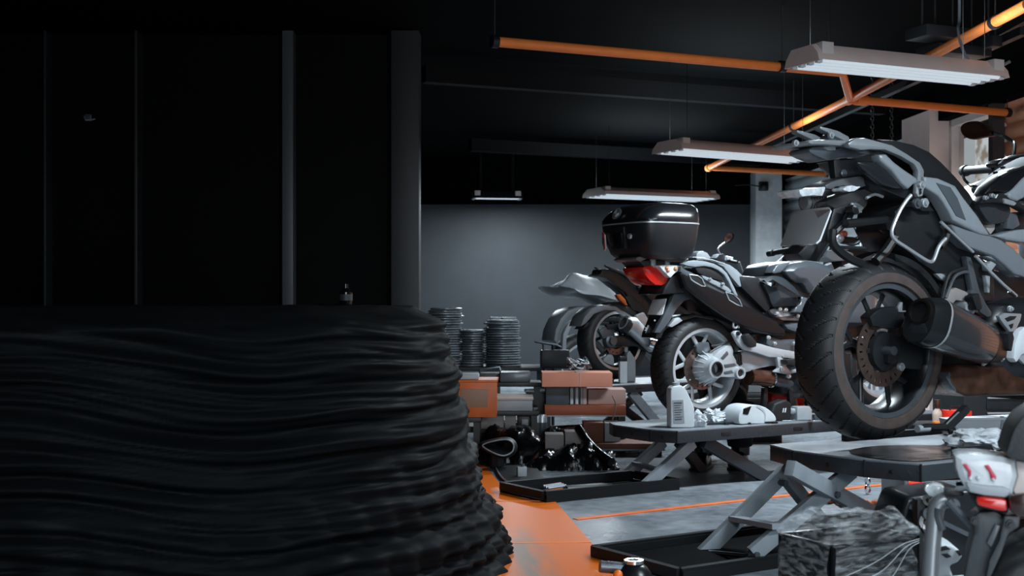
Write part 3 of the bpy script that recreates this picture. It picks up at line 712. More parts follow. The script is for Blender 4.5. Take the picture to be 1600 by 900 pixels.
# tail bodywork
b1.symp('tail_core', 'T4', [(498,425,-.016),(560,408,-.03),(690,404,-.10),(790,404,-.12),(900,436,-.125),(1010,500,-.125),(1180,690,-.125),(1320,760,-.125),(1440,900,-.125),(1330,900,-.125),(1200,800,-.125),(1040,730,-.12),(930,690,-.11),(840,636,-.09),(760,566,-.05),(600,580,-.02),(512,592,-.014)], BLK, .006)
b1.p('tail_gloss_panel', 'T4', [(716,440),(790,430),(885,444),(985,516),(1090,620),(1170,692),(1070,690),(940,650),(850,580),(770,510)], -.14, -.12, SATIN, .004, .012, .006)
lens = MB(); c = b1.at('T4', 594, 544, -.03); lens.lathe([(0, -.004), (.012, -.004), (.016, 0), (.016, .01)], c, (0, 1, 0), 18); lens.build('lock', STEEL, T)
tg_ = b1.p('tail_trim', 'T4', [(918,372),(985,366),(1060,440),(1150,508),(1270,588),(1290,640),(1240,650),(1192,694),(1130,640),(1040,520),(935,430)], -.158, -.115, GREY, .006, .008, .004)
b1.mirror_of(tg_)
sp_ = b1.p('side_panel', 'T1', [(10,434),(95,444),(195,488),(245,560),(320,656),(402,782),(340,772),(250,728),(182,692),(158,640),(124,584),(95,548),(20,500)], -.168, -.11, GREY, .005, .01, .006)
b1.mirror_of(sp_)
b1.p('side_panel_recess', 'T1', [(88,470),(170,496),(212,560),(262,690),(205,664),(168,600),(140,552)], -.178, -.168, DGREY, .003)
b1.p('inner_panel', 'K1', [(640,545),(715,470),(770,455),(850,480),(892,560),(915,640),(1000,715),(1075,780),(1140,830),(1140,1000),(1000,1000),(880,880),(760,800),(660,700),(630,640)], -.10, .10, BLK, .012)
b1.p('lower_fairing', 'K1', [(920,612),(1000,640),(1110,668),(1170,690),(1235,735),(1300,800),(1400,850),(1400,900),(1290,880),(1235,862),(1190,820),(1130,772),(1010,730),(945,670)], -.16, -.10, mat('fairing_grey', '6a7076', .34, coat=.2), .006, .01, .006)
b1.p('fairing_upper', 'T1', [(430,782),(520,755),(600,742),(760,740),(760,860),(600,820),(500,806)], -.165, -.11, GREY, .006, .01, .004)
b1.p('seat', 'K1', [(560,186),(640,192),(730,212),(810,248),(870,300),(940,372),(1010,455),(1065,545),(1100,596),(1150,600),(1150,610),(1090,606),(1050,585),(990,530),(925,440),(850,392),(790,374),(780,330),(745,290),(680,256),(600,232)], -.13, .13, SEATM, .02)
b1.p('rider_seat', 'T1', [(330,590),(350,570),(430,590),(505,600),(522,640),(500,690),(440,712),(395,700),(352,640)], -.15, .15, GREYSEAT, .03, smooth=3)
b1.p('seat_hinge_parts', 'T1', [(390,715),(432,710),(430,745),(405,775),(380,740)], -.12, -.09, CARDG, .004)
b1.p('frame_bits', 'T1', [(430,712),(520,690),(580,640),(640,640),(640,760),(520,754),(440,775)], -.12, .1, SATIN, .01)
b1.p('frame_tube_bracket', 'T1', [(510,640),(560,650),(580,720),(540,745),(500,740)], -.14, -.11, DGREY, .008)
# tank with side intake and strap like trim
b1.p('tank', 'T1', [(285,502),(360,446),(440,390),(520,345),(600,318),(760,330),(900,470),(900,640),(640,600),(480,560),(340,590),(318,560)], .03, -.13, mat('tank_matt_grey', '6d7378', .7, spec=.12, var=.08), .010, smooth=3)
b1.p('tank_side_cover', 'T1', [(362,542),(395,490),(455,440),(520,395),(600,372),(760,400),(760,620),(560,560),(490,532),(420,528)], -.175, -.12, GLOSS, .01, .012, .008)
b1.p('tank_intake', 'T1', [(460,432),(520,400),(600,370),(640,380),(560,410),(510,434),(480,445)], -.18, -.165, SATIN, .003)
b1.p('tank_trim', 'T1', [(500,540),(540,505),(600,440),(680,400),(700,480),(600,560),(560,580),(520,566)], -.19, -.16, GREY, .008, .008, .004)
b1.p('seat_band', 'T1', [(343,592),(372,546),(470,528),(520,556),(600,598),(690,640),(640,650),(560,606),(500,592),(420,586)], -.185, -.14, BLK, .006)
for u, v in ((408,546),(370,560)): bolt(T, b1.at('T1', u, v, -.19), .009)
b1.p('band_buckle', 'T1', [(485,560),(540,576),(560,590),(545,606),(490,592)], -.195, -.18, SILV, .005)
b1.p('band_slot', 'T1', [(432,560),(446,538),(450,540),(438,562)], -.19, -.184, WHITEP, .001)
for u, v in ((306,492),(428,412),(470,382)):
    bolt(T, b1.at('T1', u, v, -.135), .006, BLK)
# engine block, frame and pegs on the right
b1.p('engine_block', 'K2', [(800,60),(900,40),(1000,60),(1230,100),(1300,300),(1300,520),(1160,480),(1060,420),(1000,330),(880,260),(760,200),(740,140)], -.06, .12, BLK, .02)
b1.p('crankcase_cover', 'K2', [(1085,385),(1125,330),(1250,300),(1280,420),(1200,470),(1130,480),(1100,450)], -.18, -.05, CAST, .02)
b1.p('frame_plate', 'T2', [(125,268),(160,200),(205,185),(255,205),(300,235),(312,278),(255,266),(205,258),(175,290),(150,280)], -.12, -.09, mat('frame_grey', '9a9492', .4, .3), .006)
b1.p('peg_bracket', 'T2', [(262,0),(292,8),(310,80),(342,205),(380,280),(412,330),(412,350),(388,358),(345,330),(298,240),(288,215),(300,200)], -.135, -.105, STEEL, .006)
b1.p('passenger_peg', 'T2', [(298,236),(338,215),(362,300),(352,318),(326,318)], -.175, -.13, BLK, .008)
b1.p('peg_stay', 'T2', [(375,112),(402,118),(400,215),(388,215),(384,160)], -.12, -.10, GREYP, .003)
q = MB(); c = b1.at('T2', 265, 302, -.12); q.lathe([(0, -.012), (.016, -.012), (.02, -.02), (.032, -.018), (.034, .05)], c, (0, 1, 0), 24, True); q.build('pivot_cap', SILV, T)
b1.p('pivot_mount', 'T2', [(265,275),(310,285),(330,310),(300,340),(250,330)], -.115, -.08, STEEL, .008)
b1.tube('brake_hose', 'T2', [(118,255),(140,160),(160,110),(200,85),(262,68)], -.13, .008, BLK)
b1.tube('brake_hose', 'T2', [(140,245),(165,180),(195,120),(240,95),(275,95)], -.128, .007, STEEL)
b1.p('hose_clip', 'T2', [(85,105),(130,98),(205,98),(205,112),(150,150),(120,140)], -.10, -.08, GREYP, .004)
b1.tube('stay_rod', 'T2', [(315,0),(395,85),(480,168),(556,234)], -.17, .0065, SILV, 0)
b1.tube('stay_rod', 'K1', [(868,600),(940,668),(1030,752)], -.17, .006, SILV, 0)
b1.p('rod_end', 'T2', [(525,205),(560,232),(556,240),(518,212)], -.18, -.165, CHROME, .002)
b1.p('sensor_cover', 'T2', [(385,50),(410,30),(440,48),(410,90),(390,85)], -.15, -.12, GREYP, .004)
b1.p('lower_side_cover', 'T2', [(370,0),(480,-10),(620,20),(700,100),(620,120),(560,125),(500,80),(440,30)], -.15, -.1, GREY, .006)
hl = b1.p('heel_guard', 'T2', [(452,352),(490,333),(590,338),(580,380),(552,440),(520,446),(490,410),(468,380)], -.20, -.18, SILV, .006)
for pts in ([(488,366),(520,352),(560,352),(545,372),(505,386)], [(512,404),(540,394),(535,420),(525,428)]): b1.p('guard_slot', 'T2', pts, -.202, -.178, BLK, .002, parent=hl)
b1.p('rider_peg', 'T2', [(510,455),(535,440),(545,480),(530,560),(512,545)], -.24, -.16, BLK, .006)
b1.p('clutch_cover', 'T2', [(548,520),(575,440),(600,415),(700,415),(700,560),(590,580),(560,630),(540,600)], -.19, -.1, WHITEP, .014)
bolt(T, b1.at('T2', 462, 598, -.2), .014); bolt(T, b1.at('T2', 405, 560, -.2), .009); bolt(T, b1.at('T2', 516, 310, -.2), .012)
b1.tube('shock_spring', 'K2', [(880,200),(905,270),(925,330)], -.04, .03, STEEL, 0)
q = MB(); pts = []
p0, p1 = b1.at('K2', 870, 170, -.04), b1.at('K2', 930, 345, -.04); dd = (p1-p0)
for i in range(90): 
    t_ = i/89; a = t_*2*PI*7; pts.append(p0+dd*t_+V((math.cos(a)*.045, math.sin(a)*.045, 0)))
q.tube(pts, .007, 6); q.build('shock_coil', mat('coil_red', '8f1d1d', .35), T)
# number plate hanger, plate, lamps
b1.p('plate_hanger', 'K1', [(332,532),(400,508),(432,505),(405,560),(330,690),(285,770),(262,790),(185,792),(150,760),(200,712),(262,712),(285,700)], -.045, .045, BLK, .01)
q = MB(); q.prism([b1.at('K1', 118, 715, .10), b1.at('K1', 308, 700, -.10), b1.at('K1', 240, 800, -.09), b1.at('K1', 94, 782, .09)], b1.fr.loc(b1.fr.O+b1.fr.f*.015), .004); q.build('mud_flap', BLK, T)
b1.tube('hanger_edge', 'K1', [(424,508),(405,545),(360,630),(320,700),(280,770)], -.052, .006, GREYP, 0)
b1.tube('flap_crease', 'K1', [(215,722),(205,745),(185,790)], -.02, .004, GREYP, 0)
pl_ = [b1.at('P', 1245, 330, .145), b1.at('P', 1301, 324, -.145), b1.at('P', 1303.5, 329, -.145), b1.at('P', 1287, 375, -.145), b1.at('P', 1281, 380, -.142), b1.at('P', 1225, 384, .145)]
q = MB(); q.prism([p_+V((-.02, 0, 0)) for p_ in pl_], (.006, 0, -.004), .002); q.build('number_plate', PLATE, T)
b1.p('lamp_arm', 'T4', [(415,660),(480,622),(600,590),(750,568),(800,590),(850,640),(760,680),(640,690),(520,700),(430,690)], -.06, .06, mat('arm_sheen', '55585b', .28), .012)
b1.p('indicator_body', 'T4', [(420,668),(520,664),(524,735),(470,752),(400,770),(380,750)], -.05, .0, BLK, .01)
b1.p('rear_lamp', 'T4', [(172,702),(230,684),(330,678),(418,668),(420,690),(392,758),(300,752),(205,764),(182,738)], -.06, .06, CLEARL, .012)
b1.p('indicator_lens', 'T4', [(584,690),(620,664),(668,656),(716,668),(748,664),(742,680),(690,712),(640,718),(594,706)], -.135, -.075, CLEARL, .012)
b1.tube('indicator_stalk', 'T4', [(520,705),(560,704),(600,695)], -.09, .016, BLK, 0)
q = MB(); a_, e_ = b1.at('T4', 214, 820, .05), b1.at('T4', 392, 806, .05); q.tube([a_, a_.lerp(e_, .1), a_.lerp(e_, .9), e_], [.024, .034, .036, .03], 20); q.build('second_indicator', mat('smoked_lens', '6c6f72', .3, coat=.4), T)
q = MB()
for i in range(6):
    c = a_.lerp(e_, .12+.14*i); q.lathe([(.0355, -.004), (.038, 0), (.0355, .004)], c, (e_-a_), 18)
q.build('indicator_ribs', BLK, T)
b1.p('indicator_collar', 'T4', [(392,770),(420,766),(428,800),(420,850),(396,848),(408,810)], .03, .07, SILV, .006)
b1.p('lower_stalk', 'T4', [(420,810),(520,764),(600,744),(700,706),(790,690),(860,690),(960,748),(870,742),(740,806),(640,850),(520,880),(440,840)], -.04, .06, mat('stalk_sheen', '3b3a3b', .3), .012)
b1.tube('plate_lamp_pipe', 'T4', [(800,778),(880,742),(955,765)], -.06, .006, GREYP, 3)
# subframe tubes and pannier loop
BT = mat('frame_tube_black', '16181a', .35)
b1.tube('subframe_tube', 'K1', [(390,610),(500,600),(590,590),(620,605)], -.11, .017, BT, 0)
b1.tube('subframe_tube', 'K1', [(325,640),(322,700),(352,742),(410,785),(470,810)], -.10, .017, BT, 4)
b1.tube('subframe_tube', 'K1', [(640,670),(590,745),(540,800)], -.08, .02, BT, 0)
b1.tube('subframe_tube', 'K1', [(430,525),(395,595),(330,660)], -.08, .015, BT, 0)
b1.p('subframe_clamp', 'K1', [(425,520),(455,530),(462,560),(440,565),(425,550)], -.12, -.08, BT, .004)
b1.p('subframe_joint', 'K1', [(590,585),(620,570),(650,600),(640,660),(600,640)], -.12, -.07, BT, .008)
loop = b1.tube('pannier_loop', 'K1', [(718,466),(690,500),(660,548),(628,622),(622,660),(640,692),(690,726),(760,772),(800,796),(822,800),(836,782),(858,724),(892,684)], -.165, .0075, SILV, 4)
b1.tube('loop_arm', 'K1', [(905,640),(892,684),(862,722)], -.15, .016, BT, 0)
b1.p('loop_bracket', 'K1', [(750,410),(768,400),(786,420),(778,470),(756,475),(745,455)], -.175, -.155, SILV, .004)
bolt(T, b1.at('K1', 768, 415, -.18), .016); bolt(T, b1.at('K1', 784, 505, -.19), .018); bolt(T, b1.at('K1', 745, 508, -.18), .02, STEEL)
b1.p('bracket_slot', 'K1', [(760,440),(770,434),(774,458),(762,466)], -.178, -.17, BLK, .002)
b1.p('bracket_arm', 'K1', [(735,495),(790,492),(795,518),(740,522)], -.17, -.12, STEEL, .006)
# handlebar, lever, mirror
q = MB(); a_, e_ = b1.at('T1', 244, 402, .50), b1.at('T1', 432, 386, .24); q.tube([a_, a_.lerp(e_, .1), a_.lerp(e_, .12), a_.lerp(e_, .2), a_.lerp(e_, .22), e_], [.025, .027, .02, .021, .0195, .021], 18); q.build('left_grip', RUB, T)
e2 = b1.at('T1', 520, 330, .10); q = MB(); q.tube(crom([e_, e_.lerp(e2, .5), e2, V((e2.x+.02, -.05, e2.z))], 4, False), .014, 12); q.build('handlebar', SATIN, T)
b1.tube('clutch_lever', 'T1', [(242,415),(250,450),(275,475),(310,490),(420,430)], [.49, .47, .45, .40, .27], .007, SATIN, 5)
b1.p('switch_cluster', 'T1', [(436,355),(455,338),(490,326),(505,345),(480,380),(445,378)], .2, .26, SATIN, .008)
c = b1.at('T1', 312, 164, .46)
q = MB(); rings = []
mo = b1.fr.pl('T1', [(224,152),(234,132),(256,118),(290,110),(330,110),(372,124),(412,152),(432,170),(424,196),(396,200),(352,208),(312,216),(280,214),(250,200),(232,180)], .46)
mc = sum(mo, V((0, 0, 0)))/len(mo); md = V((1, .25, 0)).normalized()
rings = [[mc+(p_-mc)*k+md*h_ for p_ in crom(mo, 3)] for k, h_ in ((.94, 0), (1, .006), (1, .02), (.86, .04), (.45, .055))]
q.loft(rings); mr_ = q.build('mirror', SATIN, T)
q = MB(); q.prism([mc+(p_-mc)*.93-md*.001 for p_ in crom(mo, 3)], -md*.002); q.build('mirror_glass', mat('mirror_dark_glass', '2a2e33', .06, 1), mr_)
b1.tube('mirror_stalk', 'T1', [(420,180),(470,192),(530,228),(545,250),(540,320)], [.46,.45,.40,.36,.3], .009, SATIN, 4)
# front end beyond the picture edge
FA = (1.66, 0, AX[2])
tyre(T, FA, .335, .13, .255, n=160, pitch=24); rim(T, FA, .25, .12, GLOSS, 5, SATIN)
for s_ in (-1, 1):
    q = MB(); q.cyl((1.66, s_*.11, AX[2]), (1.28, s_*.11, AX[2]+.72), .028, 14); q.build('fork_leg', STEEL, T)
b1.roundbox('front_fairing', (1.28, 0, AX[2]+.52), (.42, .36, .42), GREY)
b1.roundbox('engine_lower', (.86, 0, AX[2]+.02), (.62, .34, .38), SATIN, e=4)
# paddock stand carrying the engine, standing on the lift
stz = H1
t = thing('paddock_stand', 'black paddock stand under the big motorcycle on the nearest lift', 'stand', (b1.fr.O.x, b1.fr.O.y, stz), b1.fr.a)
fs = Frame((b1.fr.O.x, b1.fr.O.y, stz), 32)
def sp3(k, u, v, y): return fs.L(k, u, v, y)
q = MB(); q.tube([sp3('K2', 672, 758, -.28), sp3('K2', 690, 752, -.28), sp3('K2', 790, 752, -.28)], .014, 10); q.build('foot_bar', SATIN, t)
q = MB(); q.bar(sp3('K2', 780, 758, -.28), sp3('K2', 872, 668, -.28), .03, .03, bev=.004); q.build('arm', BLK, t)
q = MB(); q.bar(sp3('K2', 785, 745, -.285), sp3('K2', 840, 690, -.285), .008, .012); q.build('arm_edge', SILV, t)
q = MB(); q.lathe([(.0, -.03), (.014, -.03), (.014, .03), (0, .03)], sp3('K2', 680, 758, -.28), (1, 0, 0), 16); q.build('roller', GREYP, t)
for y in (-.28, .28):
    q = MB(); q.bar((.15, y, .014), (.95, y, .014), .03, .026); q.bar((.9, y, .02), (.9, y, .25), .03, .03); q.build('side_rail', BLK, t)
q = MB(); q.bar((.9, -.28, .18), (.9, .28, .18), .03, .03); q.build('cross_tube', BLK, t)
# ================================================================== touring motorcycle with top case on the middle lift
b2 = Bike('motorcycle', 'dark touring motorcycle with a black top case on the middle lift', (1.069, 7.41, .332), 30)
T = b2.t; AX = (0, 0, .635-.332)
tyre(T, AX, .303, .165, .228, n=360, dusty=False, pitch=34)
rim(T, AX, .226, .165, SILV, 5, CAST, -.02, lip=CAST)
disc(T, AX, .125, -.045, holes=20)
# final drive housing with fins, hollow axle and shaft arm
q = MB(); c = b2.at('K5', 500, 452, -.10)
q.lathe([(.0, .05), (.082, .05), (.088, .02), (.084, -.01), (.068, -.035), (.056, -.055), (.054, -.07), (.043, -.074), (.036, -.072), (.036, -.03), (0, -.03)], c, (0, 1, 0), 36)
fd = q.build('final_drive', CAST, T)
for k in range(9):
    a = math.radians(110+k*21); q = MB(); q.bar(c+V((math.cos(a)*.062, -.03, math.sin(a)*.062)), c+V((math.cos(a)*.098, .02, math.sin(a)*.098)), .006, .02, up=(0, 1, 0), bev=.001); q.build('cooling_fin', CAST, fd)
q = MB(); q.lathe([(.034, -.075), (.034, -.03), (0, -.03)], c, (0, 1, 0), 24); q.lathe([(.034, -.076), (.042, -.076)], c, (0, 1, 0), 24); q.build('axle_bore', BLK, fd)
b2.p('drive_arm', 'K5', [(520,385),(560,345),(612,312),(640,312),(652,340),(650,370),(668,400),(705,470),(700,500),(680,508),(560,505),(540,480)], -.135, -.06, CAST, .012)
for pts in ([(572,390),(612,345),(622,365),(590,400)], [(585,430),(660,420),(672,436),(600,450)], [(585,475),(640,462),(652,480),(600,490)]): b2.p('arm_recess', 'K5', pts, -.139, -.13, STEEL, .004, parent=fd)
q = MB(); c = b2.at('K5', 688, 480, -.14); q.lathe([(0, 0), (.022, 0), (.024, -.012), (.034, -.012), (.037, 0), (.037, .07), (0, .07)], c, (0, 1, 0), 28); q.build('pivot', CAST, T)
q = MB(); q.lathe([(0, -.002), (.02, -.002), (.02, .004)], c, (0, 1, 0), 20); q.build('pivot_cover', BLK, fd)
b2.p('swingarm', 'K5', [(668,455),(690,400),(702,345),(745,345),(830,368),(890,378),(1000,390),(1000,440),(890,438),(825,450),(730,478)], -.12, -.04, CAST, .014)
b2.p('shaft_boot', 'K5', [(655,372),(690,350),(704,372),(706,420),(690,440),(668,410)], -.135, -.05, BLK, .008)
for i in range(3):
    b2.p('boot_ring', 'K5', [(664+i*12,368-i*6),(672+i*12,362-i*6),(682+i*12,420+i*4),(674+i*12,426+i*4)], -.139, -.05, SATIN, .002, parent=fd)
b2.p('caliper', 'K5', [(425,320),(455,295),(500,290),(510,330),(490,362),(450,372),(425,350)], -.075, -.035, STEEL, .008)
b2.tube('brake_hose', 'K5', [(512,315),(560,308),(600,296),(640,288),(690,290)], -.11, .006, BLK)
b2.p('foot_bracket', 'K5', [(648,238),(664,222),(690,222),(715,260),(760,290),(830,305),(900,326),(960,338),(1050,352),(1075,372),(1075,400),(1020,395),(945,385),(870,385),(790,357),(720,340),(690,316)], -.17, -.14, CAST, .01)
b2.p('bracket_leg', 'K5', [(915,380),(955,385),(975,440),(1000,470),(1080,445),(1080,468),(985,490),(900,474),(930,450)], -.17, -.14, CAST, .008)
b2.p('rear_peg', 'K5', [(722,252),(748,236),(795,290),(793,322),(765,326),(742,300)], -.215, -.165, BLK, .012)
bolt(T, b2.at('K5', 678, 238, -.175), .012, BLK); bolt(T, b2.at('K5', 948, 455, -.175), .018, SILV); bolt(T, b2.at('K5', 985, 500, -.175), .014, SILV)
b2.p('rider_peg', 'K5', [(975,400),(1040,395),(1062,420),(1040,435),(985,430)], -.23, -.165, BLK, .01)
b2.tube('gear_linkage', 'K5', [(650,165),(648,195),(665,205),(675,190),(682,205)], -.15, .006, SILV, 4)
b2.p('frame_junction', 'K5', [(860,250),(960,280),(1030,275),(1080,300),(1080,360),(900,340),(850,300)], -.14, -.06, STEEL, .01)
for u, v in ((862,264),(945,378),(900,300),(1020,300)): bolt(T, b2.at('K5', u, v, -.16), .012, SILV)
b2.tube('exhaust_pipe', 'K5', [(745,505),(800,508),(850,512),(880,515)], -.10, .048, COPPER, 0, n=18)
b2.tube('exhaust_pipe', 'K5', [(880,515),(930,530),(1000,540),(1080,540)], -.10, .036, STEEL, 3, n=16)
q = MB(); c = b2.at('K5', 880, 515, -.10); q.lathe([(.05, -.008), (.054, 0), (.05, .008)], c, (1, -.0, -.05), 20); q.build('exhaust_clamp', CHROME, T)
b2.p('stand_leg', 'K5', [(985,555),(1010,560),(1030,680),(1015,695),(1000,680)], -.12, -.09, BLK, .006)
b2.p('stand_leg', 'K5', [(838,570),(862,570),(862,650),(848,700),(832,695)], -.10, -.07, BLK, .006)
b2.p('engine_block', 'K5', [(860,60),(1000,120),(1200,100),(1500,80),(1500,520),(1100,540),(1000,380),(900,330)], -.05, .12, SATIN, .02)
# fender, hanger, plate
b2.p('rear_fender', 'K4', [(500,672),(560,672),(640,690),(560,712),(510,768),(470,840),(420,900),(385,900),(440,800),(480,720)], -.075, -.045, DGREY, .004)
b2.p('plate_hanger', 'K4', [(478,686),(490,676),(525,674),(500,740),(452,860),(424,930),(392,930),(398,900),(440,800)], -.06, .08, BLK, .004)
q = MB(); q.prism([b2.at('K4', 392, 706, .08), b2.at('K4', 471, 699, -.055), b2.at('K4', 447, 790, -.055), b2.at('K4', 436, 795, -.05), b2.at('K4', 360, 792, .08)], (.006, 0, -.002), .001)
pn = q.build('number_plate', PLATE, T); pn.data.transform(Matrix.Translation((-.022, 0, 0)))
def ontoplate(k, pts, y, name, m): 
    q = MB(); q.prism([b2.at(k, u, v, y) for u, v in pts], (.004, .0, 0)); o = q.build(name, m, T); o.data.transform(Matrix.Translation((-.012, 0, 0))); return o
ontoplate('K5', [(118,200),(130,204),(136,188),(148,196),(142,212),(152,218),(138,226),(134,240),(122,236),(124,224),(114,220),(124,212)], .04, 'emblem', EMBW)
q = MB(); q.ball(b2.at('K5', 198, 186, -.045)+V((-.012, 0, 0)), .012); q.build('reflector_bolt', EMBW, T)
q = MB(); q.ball(b2.at('K5', 168, 160, -.02), .006); q.build('reflector_bolt', EMBW, T)
b2.p('hugger', 'K5', [(260,190),(300,150),(350,132),(420,120),(470,130),(560,150),(520,156),(420,140),(330,165),(280,200)], -.07, .07, SATIN, .006)
b2.p('hugger_bracket', 'K5', [(255,195),(290,150),(320,140),(340,160),(310,180),(275,200)], -.085, -.06, CAST, .004)
# tail
b2.p('tail_core', 'T6', [(330,300),(410,230),(560,140),(800,230),(960,400),(1100,520),(1320,620),(1320,800),(1120,790),(940,730),(800,660),(660,600),(560,480),(440,440),(250,450),(240,420)], -.10, .10, BLK, .015)
tp = b2.p('tail_panel', 'T6', [(405,268),(425,250),(480,290),(640,372),(800,440),(940,535),(1080,590),(1240,690),(1330,760),(1330,810),(1240,812),(1120,792),(960,742),(800,652),(640,545),(540,470),(450,395)], -.16, -.09, GLOSS, .008, .012, .01)
b2.mirror_of(tp)
b2.p('upper_tail_panel', 'T6', [(415,205),(440,225),(600,300),(740,372),(830,430),(920,475),(800,450),(640,378),(480,300),(410,250)], -.165, -.09, DGREY, .004)
gh = b2.p('grab_handle', 'T6', [(428,182),(480,158),(560,150),(640,160),(710,180),(775,215),(822,262),(858,330),(892,400),(922,470),(888,452),(862,400),(836,340),(798,278),(745,236),(690,212),(620,200),(540,208),(470,198)], -.178, -.14, GREY, .006)
b2.mirror_of(gh)
b2.p('handle_base', 'T6', [(600,280),(660,300),(760,345),(830,385),(862,420),(850,440),(760,392),(660,340),(612,308)], -.176, -.15, GREY, .005)
b2.p('handle_recess', 'T6', [(540,215),(620,205),(700,222),(760,262),(798,310),(792,335),(740,322),(640,290),(570,262)], -.165, -.13, BLK, .004)
for u, v in ((668,316),(780,358)): bolt(T, b2.at('T6', u, v, -.18), .009, SILV)
for pts in ([(488,275),(560,285),(600,310),(632,380),(600,376),(540,345),(505,320)], [(808,428),(880,450),(930,500),(955,556),(905,540),(840,500)]):
    b2.p('tail_vent', 'T6', pts, -.168, -.14, BLK, .003)
    P_ = [(u, v) for u, v in pts]; P_.append(P_[0]); b2.tube('vent_rim', 'T6', P_, -.17, .004, SILV, 0)
b2.p('seat_side', 'T6', [(545,120),(620,124),(720,148),(850,190),(905,228),(975,300),(1010,345),(1072,418),(1000,402),(930,380),(862,300),(792,208),(700,165),(560,148)], -.13, .13, GREY, .014)
b2.p('backrest', 'T6', [(552,128),(556,90),(574,70),(616,68),(650,82),(690,136)], .0, .1, GREYP, .012)
b2.p('passenger_seat', 'K4', [(880,560),(912,564),(1000,572),(1030,610),(1062,660),(1080,740),(1050,790),(960,700),(900,640)], -.14, .14, SEATM, .03)
b2.p('rider_seat', 'T5', [(52,600),(85,572),(130,554),(185,560),(240,582),(290,622),(330,675),(364,742),(352,772),(320,788),(230,792),(140,790),(112,720),(80,650)], -.16, .16, GREYSEAT, .02, .05, .035, smooth=2)
b2.p('seat_base', 'T5', [(110,780),(330,785),(360,760),(300,830),(180,820)], -.13, .13, BLK, .01)
b2.p('tank', 'T5', [(120,552),(150,490),(180,460),(290,440),(400,435),(480,444),(560,470),(660,520),(760,600),(800,720),(640,800),(460,830),(400,760),(300,700)], -.14, .14, GREYSEAT, .03)
b2.p('tank_side_cover', 'T5', [(228,520),(262,482),(300,455),(400,440),(480,448),(560,474),(650,520),(760,600),(700,720),(472,704),(425,690),(392,640),(370,612),(320,606),(280,580)], -.185, -.12, mat('tank_satin', '3c4146', .28, coat=.3), .012, .03, .025)
b2.p('tank_shoulder', 'T5', [(132,530),(160,478),(180,462),(280,448),(232,500),(200,530),(150,540)], -.17, -.1, DGREY, .008, .008, .004)
b2.p('tank_lower', 'T5', [(362,715),(460,742),(520,780),(480,860),(300,842),(320,790),(352,772)], -.165, -.1, DGREY, .012, .01, .006)
for k, (u, v) in enumerate(((190,815),(235,820),(330,868),(170,850))): bolt(T, b2.at('T5', u, v, -.14), .012, SILV)
b2.tube('cable', 'T5', [(120,850),(200,880),(280,870),(340,860),(380,890)], -.14, .006, BLK)
b2.tube('cable', 'T5', [(160,870),(240,884),(300,880)], -.15, .004, CHROME)
b2.p('air_duct', 'K5', [(955,180),(1040,172),(1120,180),(1120,230),(1060,240),(985,215)], -.13, -.03, DGREY, .02)
b2.p('injector_parts', 'K5', [(870,95),(930,80),(990,100),(1080,130),(1090,160),(960,160),(890,130)], -.12, -.06, CAST, .008)
b2.tube('fuel_hose', 'K5', [(880,120),(960,140),(1040,120),(1060,150),(1090,165)], -.135, .006, SILV)
# screen edge, left grip
b2.tube('screen_edge', 'T5', [(110,552),(130,505),(160,455),(240,378)], .10, .005, SILV, 0)
q = MB(); a_, e_ = b2.at('T5', 105, 382, .44), b2.at('T5', 272, 352, .20); q.tube([a_, a_.lerp(e_, .22), a_.lerp(e_, .24), a_.lerp(e_, .5), e_], [.020, .021, .016, .018, .017], 16); q.build('left_grip', RUB, T)
q = MB(); e2 = V((e_.x+.05, .08, e_.z+.0)); q.tube(crom([e_, e2, V((e2.x+.02, -.08, e2.z)), V((e_.x, -.22, e_.z)), V((a_.x, -.44, a_.z))], 4, False), .011, 10); q.build('handlebar', SATIN, T)
# top case carrier and top case
b2.p('case_carrier', 'K4', [(272,468),(290,455),(350,452),(440,460),(590,466),(556,490),(480,486),(420,470),(340,468),(300,484)], -.11, .11, mat('carrier_brown_grey', '5d5654', .35), .006)
for u, v in ((372,500),(455,498)): 
    q = MB(); c = b2.at('K4', u, v, -.08); q.cyl(c+V((0, 0, -.035)), c+V((0, 0, .03)), .02, 14); q.build('carrier_stud', GREYP, T)
b2.p('carrier_tray', 'K4', [(290,476),(420,472),(600,480),(640,560),(520,560),(330,520)], -.09, .09, BLK, .01)
cc = b2.at('T7', 640, 420, 0.0); TW, TD = .50, .425
def tc_ring(z, w_, d_, ox=0, e=4.2, n=72):
    return [V((cc.x+ox+d_/2*math.copysign(abs(math.cos(a))**(2/e), math.cos(a)), cc.y+w_/2*math.copysign(abs(math.sin(a))**(2/e), math.sin(a)), cc.z+z)) for a in [2*PI*i/n for i in range(n)]]
q = MB(); q.loft([tc_ring(-.165, .34, .25, .02), tc_ring(-.155, .38, .32, .02), tc_ring(-.13, .43, .36, .012), tc_ring(-.06, .475, .40, .004), tc_ring(.02, .50, .425, 0), tc_ring(.032, .50, .425, 0)])
tcb = q.build('top_case_base', mat('case_black', '1a1c1f', .4, bump=.05, bscale=300), T)
q = MB(); q.loft([tc_ring(.036, .50, .425, 0), tc_ring(.055, .505, .43, 0), tc_ring(.085, .49, .41, .012), tc_ring(.12, .455, .365, .03), tc_ring(.142, .39, .30, .045), tc_ring(.152, .28, .20, .05), tc_ring(.155, .1, .08, .05)])
tcl = q.build('top_case_lid', mat('case_lid_black', '15171a', .24, coat=.3), T)
q = MB(); q.loft([tc_ring(.030, .507, .432), tc_ring(.038, .507, .432)]); q.build('lid_seam', SILV, tcl)
RX = cc.x-.425/2
def on_rear(z, y, out=.004):     # a point on the rear face of the case
    k = .8 if z > .05 else 0
    return V((RX - out + (0 if z < .05 else (z-.05)*.45) - min(0, z+.06)*.0 + max(0, -.0-z)*.12, cc.y+y, cc.z+z))
